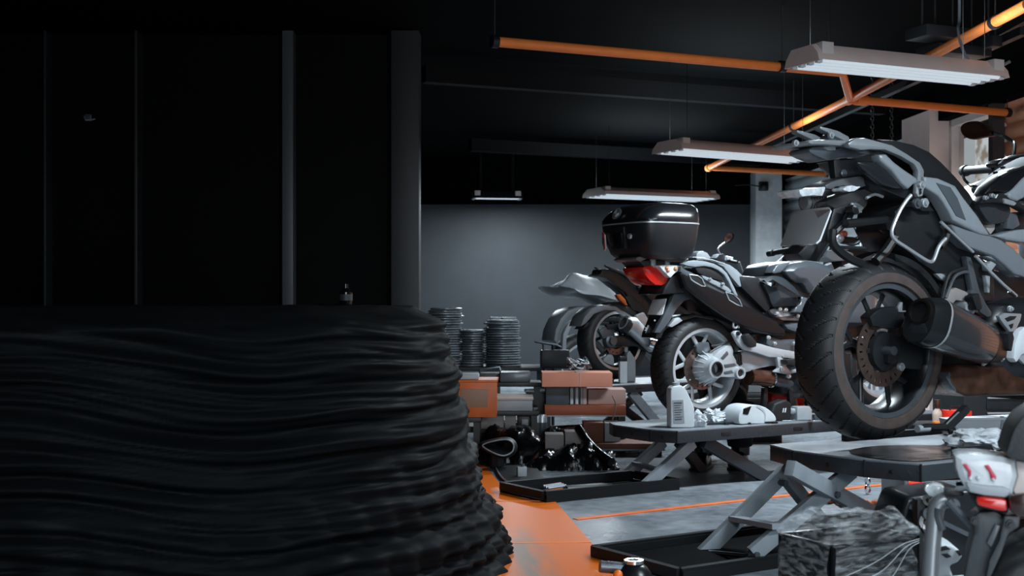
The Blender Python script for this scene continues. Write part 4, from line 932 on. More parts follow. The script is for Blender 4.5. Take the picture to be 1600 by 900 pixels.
def rear_patch(pts, out, m, name, par, th=.006):
    q = MB(); q.prism([on_rear(z, y, out) for y, z in pts], (th, 0, 0), .0015); return q.build(name, m, par)
rear_patch([(.055, .015), (-.055, .015), (-.05, -.105), (.05, -.105)], .008, SATIN, 'latch', tcb, .02)
rear_patch([(.04, -.02), (-.04, -.02), (-.036, -.085), (.036, -.085)], .016, GLOSS, 'latch_handle', tcb, .02)
c = on_rear(-.04, -.10, .006); q = MB(); q.lathe([(0, -.004), (.014, -.004), (.016, .01)], c, (1, 0, 0), 16); q.build('case_lock', SILV, tcb)
# red and white warning reflector on the rear left corner
q = MB()
def corner(y, z): 
    t_ = (y-.14)/.1; return V((RX+.002+max(0, t_)**2*.06-.004+max(0, -z)*.12, cc.y+y, cc.z+z))
q.prism([corner(y, z) for y, z in ((.195, .0), (.145, -.02), (.15, -.10), (.19, -.11))], (.01, 0, 0), .001); st = q.build('warning_sticker', mat('sticker_white', 'c9c4c2', .4), tcb)
q = MB(); q.prism([corner(y, z)-V((.003, 0, 0)) for y, z in ((.168, .0), (.145, -.02), (.15, -.10), (.165, -.104), (.158, -.06))], (.004, 0, 0)); q.build('sticker_red', mat('sticker_red', 'c04048', .4), tcb)
q = MB(); q.prism([corner(y, z)-V((.004, 0, 0)) for y, z in ((.186, -.04), (.168, -.04), (.168, -.048), (.178, -.048), (.178, -.056), (.170, -.056), (.170, -.064), (.178, -.064), (.178, -.08), (.186, -.08))], (.003, 0, 0)); q.build('sticker_letter', BLK, tcb)
# round quartered emblem on the lid
en = V((-.9, 0, .42)).normalized(); ec = on_rear(.092, .03, .012); eu = V((0, 1, 0)); ev = en.cross(eu).normalized()*-1
q = MB(); q.lathe([(.0, 0), (.034, 0), (.036, -.003), (.034, -.008)], ec+en*.002, en, 32); em = q.build('emblem', BLK, tcl)
q = MB(); q.lathe([(.026, .003), (.034, .003)], ec, en, 32); q.lathe([(.033, .0035), (.0355, .003)], ec, en, 32); q.build('emblem_ring', SILV, tcl)
for k, (m_, a0) in enumerate(((EMBW, 0), (mat('emblem_blue_grey', '5b6a78', .3), PI/2), (EMBW, PI), (mat('emblem_blue_grey', ''), 1.5*PI))):
    q = MB(); pts = [ec+en*.004]+[ec+en*.004+(eu*math.cos(a0+i*PI/16)+ev*math.sin(a0+i*PI/16))*.023 for i in range(9)]
    q.prism(pts, en*.002); q.build('emblem_quarter', m_, tcl)
q = MB(); q.ball(on_rear(.05, .0, .004)+V((.0, -.22, .0))+V((.06, 0, 0)), .008); q.build('hinge_stud', CHROME, tcl)
# tail lamp
b2.p('tail_lamp', 'K4', [(312,516),(350,506),(412,504),(430,530),(476,578),(464,606),(430,624),(392,622),(360,596),(332,562)], -.10, .10, REDL, .014)
b2.p('lamp_side_lens', 'K4', [(408,505),(470,500),(552,506),(546,522),(505,552),(478,580),(440,540)], -.14, -.05, CLEARL, .01)
for u, v in ((462,535),(505,525),(455,520)): 
    q = MB(); q.ball(b2.at('K4', u, v, -.138), .013); q.build('bulb', mat('bulb_amber', 'c08060', .15, coat=.5), T)
b2.p('lamp_surround', 'T6', [(330,300),(405,262),(440,340),(540,440),(440,436),(250,450),(280,380)], -.12, .12, SATIN, .012)
q = MB(); q.ball(b2.at('T6', 240, 408, -.06), .014); q.build('plate_bulb', EMBW, T)
# front end behind the big tyre
FA = (1.44, 0, AX[2]); tyre(T, FA, .295, .12, .225, n=120, dusty=False, pitch=24); rim(T, FA, .222, .11, SILV, 5, CAST)
for s_ in (-1, 1):
    q = MB(); q.cyl((1.44, s_*.1, AX[2]), (1.12, s_*.1, AX[2]+.62), .024, 14); q.build('fork_leg', STEEL, T)
b2.roundbox('front_fairing', (1.12, 0, AX[2]+.40), (.42, .32, .36), DGREY)
b2.roundbox('engine_lower', (.80, 0, AX[2]-.02), (.5, .3, .36), SATIN, e=4)

# ================================================================== sports motorcycle on the far lift
b3 = Bike('motorcycle', 'sports motorcycle with upswept tail and silver exhaust on the far lift', (.777, 9.9, .418), 30)
T = b3.t; AX = (0, 0, .723-.418)
tyre(T, AX, .303, .17, .225, n=200, dusty=False); rim(T, AX, .222, .16, GLOSS, 5, SATIN, lip=SILV); disc(T, AX, .11, -.05, holes=16)
q = MB(); c = b3.at('K6', 478, 543, -.11); q.lathe([(0, -.02), (.03, -.02), (.034, .0), (.05, .01), (.06, .05), (0, .05)], c, (0, 1, 0), 22); q.build('hub_nut', STEEL, T)
b3.p('swingarm', 'K6', [(440,520),(480,510),(560,500),(700,540),(750,600),(740,640),(640,580),(500,570),(450,560)], -.10, -.06, SATIN, .01)
b3.p('caliper', 'K6', [(395,480),(430,455),(480,450),(500,490),(470,520),(420,530)], -.10, -.06, STEEL, .008)
b3.p('tail', 'K6', [(372,128),(405,112),(415,84),(500,84),(560,118),(612,158),(690,250),(742,292),(800,330),(800,420),(700,390),(660,372),(640,360),(560,232),(500,190),(440,142)], -.07, .07, SATIN, .012)
b3.p('tail_edge', 'K6', [(430,62),(440,56),(500,84),(560,104),(620,160),(600,158),(545,120),(480,94)], -.085, -.06, BLK, .004)
b3.p('tail_prong', 'K6', [(370,74),(378,70),(412,100),(405,110)], .06, .085, SATIN, .003)
b3.p('white_side_panel', 'K6', [(572,112),(610,130),(665,184),(740,214),(794,238),(790,262),(745,290),(700,240),(640,178)], -.09, -.06, WHITEP, .006)
b3.p('under_tail', 'K6', [(430,140),(520,186),(600,236),(700,282),(706,330),(660,372),(612,352),(575,300),(540,236)], -.05, .05, BLK, .01)
b3.p('amber_indicator', 'K6', [(506,248),(530,244),(560,276),(578,318),(560,312),(520,274)], -.1, -.06, ORANGEL, .006)
b3.p('plate_arm', 'K6', [(560,260),(600,250),(660,300),(690,340),(680,352),(610,352)], -.075, -.05, BLK, .008)
q = MB(); c0, c1, c2, c3 = (b3.at('K6', u, v, y) for u, v, y in ((548,425,-.17), (600,440,-.165), (650,490,-.15), (730,580,-.12)))
def er(c, r1, r2, ax_): 
    u_ = (V((0, 0, 1))-ax_*ax_.z).normalized(); v_ = ax_.cross(u_); return [c+u_*r1*math.cos(a)+v_*r2*math.sin(a) for a in [2*PI*i/24 for i in range(24)]]
ax_ = (c3-c0).normalized(); q.loft([er(c0, .055, .045, ax_), er(c0+ax_*.02, .066, .05, ax_), er(c1, .07, .055, ax_), er(c2, .066, .055, ax_), er(c3, .05, .05, ax_)]); sl = q.build('silencer', SILV, T)
q = MB(); q.loft([er(c0-ax_*.004, .046, .036, ax_), er(c0-ax_*.006, .04, .03, ax_), er(c0+ax_*.05, .03, .02, ax_)]); q.build('outlet', SATIN, sl)
q = MB(); q.loft([er(c0+ax_*.0, .060, .049, ax_), er(c0+ax_*.05, .074, .058, ax_)], False); q.build('end_cap', SATIN, sl)
b3.p('exhaust_bracket', 'K6', [(630,380),(680,360),(706,400),(690,450),(650,430),(640,400)], -.13, -.1, SILV, .006)
q = MB(); c0 = b3.at('K6', 706, 553, -.20); c1 = b3.at('K6', 800, 575, -.18); ax_ = (c1-c0).normalized()
q.lathe([(.0, .06), (.028, .06), (.030, 0), (.038, -.004), (.042, .01), (.045, .2), (.04, .3)], c0, ax_, 24); q.build('lower_outlet', CHROME, T)
b3.p('hugger', 'K6', [(275,452),(300,390),(350,335),(420,312),(500,322),(580,370),(610,400),(560,390),(500,352),(430,345),(360,372),(310,430)], -.085, .085, mat('hugger_grey', '6d7378', .3, coat=.3), .006)
b3.p('hugger_inner', 'K6', [(285,470),(320,425),(420,395),(520,400),(520,430),(420,420),(340,440)], -.06, .06, BLK, .004)
b3.p('chain_guard', 'K6', [(440,440),(560,430),(640,470),(700,520),(640,510),(560,470),(450,470)], -.11, -.08, SATIN, .004)
b3.p('frame_block', 'K6', [(600,360),(700,380),(900,420),(1100,440),(1100,700),(820,700),(740,600),(660,480)], -.09, .09, SATIN, .014)
b3.p('seat_tank', 'K6', [(640,200),(740,150),(860,160),(1000,130),(1100,160),(1150,280),(1100,440),(800,400),(740,300)], -.11, .11, SATIN, .03)
# right bar, switch gear, lever and round mirror seen past the top case
q = MB(); a_ = b3.at('K4', 758, 462, -.22); e_ = b3.at('K4', 870, 488, -.40); q.tube([a_-V((.0, -.2, 0)), a_, a_.lerp(e_, .5), e_], .014, 10); q.build('handlebar', BLK, T)
b3.p('switch_gear', 'K4', [(748,462),(765,440),(790,436),(812,455),(830,452),(842,475),(815,486),(780,482),(756,480)], -.30, -.22, STEEL, .006)
q = MB(); q.cyl(b3.at('K4', 800, 462, -.31), b3.at('K4', 836, 470, -.31), .02, 12); q.build('master_cylinder', CAST, T)
b3.tube('brake_lever', 'K4', [(812,468),(840,474),(866,488)], -.34, .007, CAST, 0)
mo = b3.fr.pl('K4', [(798,346),(806,322),(824,312),(842,320),(842,340),(828,362),(808,376),(795,370)], -.33)
mc = sum(mo, V((0, 0, 0)))/len(mo); q = MB(); q.loft([[mc+(p_-mc)*k+V((h_, 0, 0)) for p_ in crom(mo, 3)] for k, h_ in ((.96, 0), (1, .006), (.9, .02), (.5, .03))]); mm = q.build('mirror', SATIN, T)
q = MB(); q.prism([mc+(p_-mc)*.88-V((.002, .0, 0)) for p_ in crom(mo, 3)], (-.002, 0, 0)); q.build('mirror_glass', mat('mirror_bright_glass', 'c8d0d6', .08, 1), mm)
b3.tube('mirror_stalk', 'K4', [(798,372),(775,388),(760,404),(758,420),(768,436)], -.32, .007, SILV, 4)
FA = (1.42, 0, AX[2]); tyre(T, FA, .295, .12, .225, n=100, dusty=False, pitch=24); rim(T, FA, .222, .11, GLOSS, 5, SATIN)
for s_ in (-1, 1):
    q = MB(); q.cyl((1.42, s_*.1, AX[2]), (1.16, s_*.1, AX[2]+.62), .022, 12); q.build('fork_leg', STEEL, T)

# ================================================================== motorcycle under a plastic sheet, behind the far lift
b4 = Bike('motorcycle', 'motorcycle mostly hidden under a grey sheet behind the far lift', (.66, 12.3, .0), 36)
T = b4.t; ac = b4.at('K6', 262, 560, 0); AX = (0, 0, ac.z); 
b4o = ac.x
R4 = .36; AX = (ac.x, 0, R4)
tyre(T, AX, R4, .18, .27, n=160, dusty=False); rim(T, AX, .265, .17, SILV, 6, STEEL, lip=SILV); 
b4.p('rear_mudguard', 'K6', [(106,540),(118,470),(150,400),(196,350),(260,326),(340,320),(330,335),(270,345),(215,372),(170,420),(138,490),(126,560)], -.10, .10, mat('mudguard_grey', '565b60', .35), .01)
b4.p('side_guard', 'K6', [(158,600),(166,500),(200,430),(280,370),(330,340),(330,352),(282,395),(215,455),(186,520),(182,620)], -.14, -.10, mat('guard_pale', '6f7479', .35), .006)
b4.roundbox('seat', (AX[0]+.42, 0, .86), (.8, .3, .14), SEATM); b4.roundbox('tank', (AX[0]+.95, 0, .95), (.5, .34, .3), SATIN)
b4.roundbox('engine', (AX[0]+.75, 0, .5), (.5, .36, .5), SATIN)
FA = (AX[0]+1.45, 0, .33); tyre(T, FA, .33, .13, .24, n=80, dusty=False); rim(T, FA, .235, .12, SILV, 6, STEEL)
for s_ in (-1, 1):
    q = MB(); q.cyl((FA[0], s_*.1, .33), (FA[0]-.25, s_*.1, 1.0), .022, 12); q.build('fork_leg', STEEL, T)
q = MB(); q.tube([(AX[0], 0, R4), (AX[0]+.3, 0, .45), (AX[0]+.42, 0, .8)], .03); q.build('frame', BLK, T)
q = MB(); q.cyl((AX[0], -.13, R4), (AX[0], .13, R4), .02, 14); q.build('axle', STEEL, T)
# the sheet: draped surface over seat and tail, drooping at the sides
sh = MB(); nx, ny = 46, 30
top = [(130,186),(160,160),(212,116),(300,124),(380,128),(440,150),(500,190),(560,240),(700,280)]; bot = [(136,212),(160,228),(200,242),(250,262),(310,276),(380,296),(470,320),(560,332),(700,345)]
tp_ = crom(b4.fr.pl('K6', top, 0), 5, False); bt_ = crom(b4.fr.pl('K6', bot, -.2), 5, False); n_ = len(tp_)
rows = []
for i in range(n_):
    row = []; t_, b_ = tp_[i], bt_[i]
    for j in range(ny+1):
        s_ = -1+2*j/ny; k = abs(s_)
        z = t_.z+(b_.z-t_.z)*k**1.6; y = s_*.24*(1+.15*k)
        wob = noise.noise(V((t_.x*5, s_*2.2, 1.3)))*.035+noise.noise(V((t_.x*3+s_*3, s_*5, 4)))*.03*k
        row.append(sh.bm.verts.new((t_.x+noise.noise(V((s_*4, t_.x*2, 7)))*.03, y+wob, z+wob)))
    rows.append(row)
for a, b_ in zip(rows, rows[1:]):
    for j in range(ny): sh.bm.faces.new((a[j], a[j+1], b_[j+1], b_[j]))
so = sh.build('dust_sheet', mat('sheet_grey', '84898d', .42, bump=.15, bscale=14), sharp=180, loc=b4.fr.O, rotz=b4.fr.a)
sm_d = so.modifiers.new('thickness', 'SOLIDIFY'); sm_d.thickness = .006
tag(so, 'pale grey plastic sheet draped over a parked motorcycle by the back wall', 'sheet')

# ================================================================== silver motorcycle parked by the shutter, seen through the big one's frame
b5 = Bike('motorcycle', 'silver motorcycle near the shutter seen between the plate and the pannier loop', (2.2, 9.6, 0), 205)
T = b5.t
def B5(u, v, y): return b5.at('T5', u, v, y)
hc = B5(835, 370, 0)
q = MB(); q.lathe([(0, .03), (.085, .03), (.10, .0), (.105, -.02), (.098, -.03), (.09, .02), (.02, .10), (0, .10)], hc, (-1, .35, 0), 32); q.build('headlamp', CHROME, T)
q = MB(); q.lathe([(0, -.03), (.06, -.022), (.09, .0)], hc, (-1, .35, 0), 32); q.build('headlamp_glass', CLEARL, T)
gx = B5(775, 280, .0); gz = gx.z
q = MB(); a_ = B5(672, 276, 0); e_ = B5(776, 282, 0); dv = V((0, .0, 0)); q.tube([a_, a_.lerp(e_, .15), a_.lerp(e_, .9), e_], [.028, .03, .03, .02], 16); q.build('grip', RUB, T)
q = MB(); q.ball(B5(685, 228, 0), (.045, .03, .03)); q.build('indicator', mat('amber_dark_lens', '8a4a38', .25, coat=.3), T)
q = MB(); q.ball(B5(660, 262, 0), .035); q.build('bar_end', CAST, T)
b5.tube('handlebar', 'T5', [(776,282),(830,262),(890,290),(930,300)], 0, .013, CHROME, 4)
b5.tube('clutch_lever', 'T5', [(700,300),(760,316),(820,300),(880,300)], -.02, .008, BLK, 4)
b5.tube('mirror_stalk', 'T5', [(820,262),(790,210),(760,160),(840,185),(890,255)], 0, .008, BLK, 0)
b5.p('fork_leg', 'T5', [(902,262),(940,268),(940,440),(905,440)], -.03, .03, SILV, .014)
b5.p('fork_leg', 'T5', [(842,300),(872,300),(876,440),(846,440)], .06, .12, STEEL, .014)
b5.p('fairing_side', 'T5', [(930,310),(980,300),(1015,330),(1005,380),(960,420),(935,440)], -.05, .05, GREYP, .012)
b5.tube('crash_bar', 'T5', [(818,80),(880,150),(930,230),(975,280),(1010,312)], .0, .012, SILV, 0)
b5.tube('crash_bar', 'T5', [(1010,312),(990,360),(950,410),(905,440)], .0, .012, CAST, 0)
b5.tube('cable', 'T5', [(915,90),(950,180),(985,280)], .02, .008, BLK, 3)
b5.tube('cable', 'T5', [(780,262),(860,230),(905,280),(880,340)], -.04, .008, BLK, 4)
b5.p('instrument_pod', 'T5', [(780,262),(800,236),(840,232),(870,255),(880,290),(830,300)], -.06, .06, SATIN, .012)
rnd = random.Random(3)
for k in range(16):
    u, v = rnd.uniform(540, 760), rnd.uniform(330, 470); q = MB(); r_ = rnd.uniform(.014, .034)
    if k % 3: q.lathe([(0, -r_), (r_*.8, -r_), (r_, -r_*.6), (r_, r_), (0, r_)], B5(u, v, rnd.uniform(-.1, .1)), V((rnd.uniform(-1, 1), rnd.uniform(-1, 1), rnd.uniform(-.5, 1))), 12)
    else: q.bar(B5(u, v, 0), B5(u+rnd.uniform(-60, 60), v+rnd.uniform(-30, 50), 0), .02, .014, bev=.003)
    q.build('engine_fitting', [SILV, BLK, STEEL, SATIN][k % 4], T)
b5.p('engine_block', 'T5', [(520,380),(600,340),(720,360),(900,440),(1000,440),(1040,700),(520,700)], .02, .25, SATIN, .03)
b5.p('tank', 'T5', [(430,360),(520,350),(640,380),(640,440),(480,450),(420,420)], .1, .3, GREYP, .03)
hz = hc.z
FA = (hc.x, 0, .30); tyre(T, FA, .30, .12, .23, n=80, dusty=False); rim(T, FA, .226, .11, SILV, 6, CAST)
q = MB(); q.tube([(FA[0], .11, .3), (hc.x-.05, .1, hz)], .024); q.build('fork_tube', SILV, T)
q = MB(); q.tube([(FA[0], -.11, .3), (hc.x-.05, -.1, hz)], .024); q.build('fork_tube', SILV, T)
# ================================================================== foreground motorcycle tail, bottom right
O6 = atd(1590, 900, 2.95); 
b6 = Bike('motorcycle', 'motorcycle tail cut off at the bottom right corner, with a clear tail lamp', (O6.x, O6.y, 0), -15)
T = b6.t
b6.p('tail_lamp', 'T3', [(298,298),(320,288),(420,288),(530,300),(600,318),(610,400),(585,490),(545,505),(440,494),(370,478),(338,440),(318,400),(304,350)], -.05, .07, mat('lamp_lens_frosted', 'b9bfc3', .2, coat=.5, var=.12, vscale=20), .012, .012, .01)
MAG = mat('lamp_stripe_red', 'a81d3c', .3)
for pts in ([(336,340),(356,338),(380,372),(376,398),(362,404),(364,378)], [(444,346),(468,344),(506,402),(498,422),(476,412),(470,380)]): b6.p('lamp_stripe', 'T3', pts, -.068, -.05, MAG, .002)
b6.p('lamp_lower_rim', 'T3', [(350,430),(380,436),(450,446),(540,452),(580,470),(560,498),(540,504),(440,494),(372,478)], -.07, -.05, GREYP, .004)
for u, v in ((372,410),(410,408),(488,416)): 
    q = MB(); q.ball(b6.at('T3', u, v, -.064), (.004, .012, .005)); q.build('lamp_bulb', EMBW, T)
b6.p('tail_side', 'T3', [(600,318),(643,326),(760,330),(760,520),(600,500),(590,470),(612,400)], -.06, .05, mat('tail_pinkish', 'b3aaa6', .4), .012)
b6.p('fog_lamp', 'T3', [(402,505),(440,500),(520,508),(560,518),(562,574),(540,578),(470,562),(410,548)], -.06, .04, REDL, .008)
b6.p('lamp_bracket', 'T3', [(372,488),(560,500),(572,590),(480,574),(410,560),(385,520)], -.03, .06, BLK, .01)
b6.p('smoked_indicator', 'T3', [(570,510),(590,492),(643,486),(760,490),(760,600),(620,606),(575,576)], -.075, .0, mat('smoked_red', '2a1716', .14, coat=.6), .014)
b6.p('left_indicator', 'T3', [(142,470),(150,455),(190,442),(225,446),(248,462),(250,490),(225,504),(200,510),(165,496)], .14, .20, CLEARL, .014)
b6.p('indicator_stalk', 'T3', [(245,468),(300,470),(345,478),(345,500),(300,505),(245,495)], .06, .12, BLK, .008)
q = MB(); c = b6.at('T3', 330, 448, .0); q.cyl(c+V((-.01, 0, 0)), c+V((.02, -.01, .004)), .010, 14); q.build('stalk_nut', CHROME, T)
lt = b6.tube('pannier_rail', 'T3', [(300,520),(268,516),(232,524),(208,546),(196,590),(188,680),(180,780),(172,920)], .10, .020, mat('rail_satin_silver', '8c9195', .35, .6), 5, n=14)
b6.tube('rail_brace', 'T3', [(262,520),(330,600),(395,670)], .05, .010, STEEL, 0)
b6.tube('rail_brace', 'T3', [(215,560),(212,600),(232,668)], .08, .009, STEEL, 4)
bolt(T, b6.at('T3', 290, 540, .06), .014, STEEL)
b6.p('plate_hanger', 'T3', [(388,600),(420,580),(500,574),(540,600),(625,600),(618,658),(560,680),(540,760),(505,840),(470,920),(340,920),(362,800),(390,690)], -.02, .08, mat('hanger_grey', '34393d', .45, bump=.06, bscale=60), .01)
b6.p('hanger_side_arm', 'T3', [(545,600),(625,598),(620,655),(565,690),(530,790),(480,900),(450,920),(470,820),(520,720)], -.05, -.02, mat('hanger_grey', ''), .01)
for u, v in ((396,620),(575,640)): bolt(T, b6.at('T3', u, v, -.055), .010, BLK)
b6.p('hanger_strip', 'T3', [(500,640),(530,650),(480,760),(455,735)], -.03, -.02, DGREY, .003)
b6.p('seat_hump', 'T3', [(556,300),(566,240),(590,168),(620,120),(660,84),(760,60),(760,330),(640,326)], -.10, .10, mat('seat_dark', '26292c', .55, bump=.1, bscale=120), .02, smooth=2)
wc = b6.at('T3', 760, 1010, .12); kids = set(T.children)
tyre(T, (0, 0, 0), .24, .11, .172, n=120, dusty=False); rim(T, (0, 0, 0), .170, .11, WHITEP, 6, SILV, lip=SILV)
for o_ in [c_ for c_ in col.objects if c_.parent == T and c_ not in kids]: o_.location = (wc.x, .12, .24); o_.rotation_euler = (0, 0, math.radians(50))
b6.roundbox('rear_body', (wc.x+.25, 0, .62), (.6, .2, .22), BLK)
q = MB(); q.tube([(wc.x, .12, .24), (wc.x+.5, .16, .34)], .03); q.build('swingarm', STEEL, T)
b6.roundbox('engine', (wc.x+.75, 0, .45), (.5, .3, .5), SATIN)
FA = (wc.x+1.4, 0, .33); tyre(T, FA, .33, .12, .24, n=60, dusty=False); rim(T, FA, .236, .11, WHITEP, 6, SILV)
q = MB(); q.cyl((FA[0], 0.1, .33), (FA[0]-.3, .1, .95), .024, 12); q.build('fork_leg', STEEL, T)
b6.roundbox('tank', (wc.x+.85, 0, .85), (.5, .28, .26), DGREY)

# ================================================================== film wrapped black box
zb = .35; n0, n1, n2 = atz(1299, 852, zb), atz(1437, 836, zb), atz(1236, 838, zb)
ex_ = (n1-n0); Lx = ex_.length; ex_.normalize(); ey_ = V((-ex_.y, ex_.x, 0)); Ly = .22
ang = math.atan2(ex_.y, ex_.x); Oc = V((n0.x, n0.y, 0))
t = thing('wrapped_box', 'black box wrapped in crumpled clear plastic film in front of the nearest lift', 'box', Oc, ang)
q = MB()
for c, s_ in (((Lx/2, .006, zb/2), (Lx, .012, zb)), ((Lx/2, Ly-.006, zb/2), (Lx, .012, zb)), ((.006, Ly/2, zb/2), (.012, Ly, zb)), ((Lx-.006, Ly/2, zb/2), (.012, Ly, zb)), ((Lx/2, Ly/2, .006), (Lx, Ly, .012)), ((Lx/2, Ly/2, zb-.03), (Lx-.02, Ly-.02, .02))): q.box(c, s_, bev=.002)
q.build('box_body', mat('box_black_gloss', '0f1113', .22, bump=.1, bscale=20), t)
FILM = bpy.data.materials.new('clear_film'); FILM.use_nodes = True; nt = FILM.node_tree; N = nt.nodes; L = nt.links; b = N['Principled BSDF']
b.inputs['Base Color'].default_value = hexc('d2d8dc'); b.inputs['Roughness'].default_value = .14; b.inputs['Specular IOR Level'].default_value = .9
tc = N.new('ShaderNodeTexCoord'); nz = N.new('ShaderNodeTexNoise'); nz.inputs['Scale'].default_value = 22; nz.inputs['Detail'].default_value = 8; nz.inputs['Distortion'].default_value = 1.4
mp = N.new('ShaderNodeMapping'); mp.inputs['Scale'].default_value = (.5, .8, 2.6); mp.inputs['Rotation'].default_value = (0, .45, 0); L.new(tc.outputs['Object'], mp.inputs[0]); L.new(mp.outputs[0], nz.inputs[0])
r_ = N.new('ShaderNodeMapRange'); r_.inputs[1].default_value = .42; r_.inputs[2].default_value = .72; r_.inputs[3].default_value = .03; r_.inputs[4].default_value = .34; L.new(nz.outputs[0], r_.inputs[0]); L.new(r_.outputs[0], b.inputs['Alpha'])
bp = N.new('ShaderNodeBump'); bp.inputs['Strength'].default_value = .8; bp.inputs['Distance'].default_value = .02; L.new(nz.outputs[0], bp.inputs['Height']); L.new(bp.outputs[0], b.inputs['Normal'])
q = MB(); nu, nv = 96, 30; rows = []
for j in range(nv+1):
    s_ = j/nv; row = []
    for i in range(nu):
        a = 2*PI*i/nu; e = 10
        cx_ = math.copysign(abs(math.cos(a))**(2/e), math.cos(a)); cy_ = math.copysign(abs(math.sin(a))**(2/e), math.sin(a))
        if s_ < .55: k = 1.04+.05*noise.noise(V((cx_*3, cy_*3, s_*9))); z = .02+(zb-.02)*s_/.55
        else:
            u_ = (s_-.55)/.45; k = 1.06*(1-u_**1.5)+.02; z = zb+.055*math.sin(min(1, u_*1.6)*PI/2)+.030*noise.noise(V((cx_*k*3+cy_*2, cy_*k*3, 3)))*min(1, u_*4)+.016*abs(noise.noise(V((cx_*k*9+cy_*k*6, cy_*k*3, 8))))
            if u_ < .25: k *= 1.02+.05*noise.noise(V((a*3, 1, 1)))
        k += .010*noise.noise(V((cx_*4+cy_*3, s_*9+cx_*4, 2)))
        row.append(q.bm.verts.new((Lx/2+cx_*k*Lx/2, Ly/2+cy_*k*Ly/2, z)))
    rows.append(row)
for a, b_ in zip(rows, rows[1:]):
    for i in range(nu): q.bm.faces.new((a[i], a[(i+1) % nu], b_[(i+1) % nu], b_[i]))
q.bm.faces.new(rows[-1])
q.build('plastic_film', FILM, t, sharp=25)
q = MB()
for k in range(3):
    p0 = V((.02+.05*k, -.018, zb*.75-.02*k)); p1 = V((Lx*.95, -.014, zb*(.98-.015*k))); q.tube(crom([p0, p0.lerp(p1, .4)+V((0, -.006, -.01*k)), p0.lerp(p1, .75)+V((0, -.004, .01)), p1], 5, False), .0010, 5)
q.build('film_strand', mat('film_strand', 'b8bec3', .2, alpha=.8), t)

# ================================================================== helpers for small things
def crumple(name, label, cat, px, py, z, w_, h_, m, seed, d_=None, group=None, amp=.35):
    p = atz(px, py, z); d_ = d_ or w_*.8
    b = bmesh.new(); bmesh.ops.create_icosphere(b, subdivisions=4, radius=1)
    for v in b.verts:
        n_ = noise.noise(v.co*1.7+V((seed, 0, 0)))*amp*1.2+abs(noise.noise(v.co*4.2+V((0, seed, 0))))*amp*.9-abs(noise.noise(v.co*8+V((0, 0, seed))))*amp*.5
        c = v.co*(1+n_); v.co = V((c.x*w_/2, c.y*d_/2, max(0, (c.z*.5+.42))*h_*.95))
    q = MB(); q._merge(b); o = q.build(name, m, sharp=25, loc=(p.x, p.y, z)); return tag(o, label, cat, group)
def pbox(name, label, cat, x0, x1, y1, Y, h, d, m, yaw=0, z=None, bev=.003, group=None, parts=None):
    """box whose front lower edge is seen from x0 to x1, standing at height z and depth Y"""
    a, b_ = atd(x0, y1, Y), atd(x1, y1, Y); zz = a.z if z is None else z
    w_ = (b_.x-a.x)/math.cos(yaw) if yaw else b_.x-a.x
    c = V(((a.x+b_.x)/2-math.sin(yaw)*d/2, Y+math.cos(yaw)*d/2, zz))
    t = thing(name, label, cat, c, yaw, group)
    q = MB(); q.box((0, 0, h/2), (w_, d, h), bev=bev); q.build('body', m, t)
    if parts: parts(t, w_, d, h)
    return t
def jerry(label, fr_k, outline, px, py, z, thick, m, labelbox=None, capc=None, bars=True):
    p = atz(px, py, z); fr = Frame((p.x, p.y, z), 12); t = thing('oil_bottle', label, 'bottle', p, fr.a, 'plastic oil bottles on the lifts')
    P_ = fr.pl(fr_k, outline, 0); zmin = min(q.z for q in P_); P_ = [q-V((0, 0, zmin)) for q in P_]
    q = MB(); q.prism(P_, (0, thick, 0), .012, seg=3); q.build('bottle_body', m, t)
    if labelbox:
        L_ = [v-V((0, .0015, zmin)) for v in fr.pl(fr_k, labelbox, 0)]
        q = MB(); q.prism(L_, (0, .003, 0)); lb_ = q.build('label', GREYP, t)
        if bars:
            for k in range(8):
                f0 = .12+.1*k
                a0, a1 = L_[0].lerp(L_[3], f0), L_[1].lerp(L_[2], f0); hgt = .005 if k in (0, 7) else .0022
                q = MB(); q.bar(a0.lerp(a1, .12)-V((0, .001, 0)), a0.lerp(a1, .85-.25*((k*7) % 3)/3)-V((0, .001, 0)), .001, hgt); q.build('label_line', DGREY, lb_)
    if capc:
        c = fr.L(fr_k, *capc[:2], 0)-V((0, -thick/2, zmin)); q = MB(); q.cyl(c-V((0, 0, .02)), c+V((0, 0, .012)), capc[2], 18); q.build('cap', m if len(capc) < 4 else capc[3], t)
    return t
jerry('large white oil bottle with a grey label, standing on the middle lift', 'K5', [(268,820),(266,600),(270,580),(285,568),(330,562),(352,575),(372,610),(392,655),(410,700),(411,812),(402,822)], 1068, 669, H2, .075, WHITEP,
      [(276,652),(342,650),(350,792),(284,795)], (312,560,.021,GREYP))
jerry('pale oil bottle with a slanting shoulder, left on the far lift', 'K6', [(398,795),(400,690),(425,640),(450,618),(476,616),(490,640),(492,795)], 949, 597, H3, .08, GREYP, None, (470,616,.018))
jerry('grey oil bottle with a pointed neck, right on the far lift', 'K6', [(568,798),(566,650),(572,610),(590,596),(628,652),(628,798)], 986, 597, H3, .08, GREYP, None, (574,588,.014))
p = atz(972, 598, H3); t = thing('oil_carton', 'small white canister with a black top between the two oil bottles', 'canister', (p.x, p.y-.06, H3), .2)
q = MB(); q.box((0, 0, .083), (.058, .05, .166), bev=.006); q.build('body', WHITEP, t)
q = MB(); q.box((0, -.0005, .185), (.056, .05, .038), bev=.005); q.build('black_top', BLK, t)

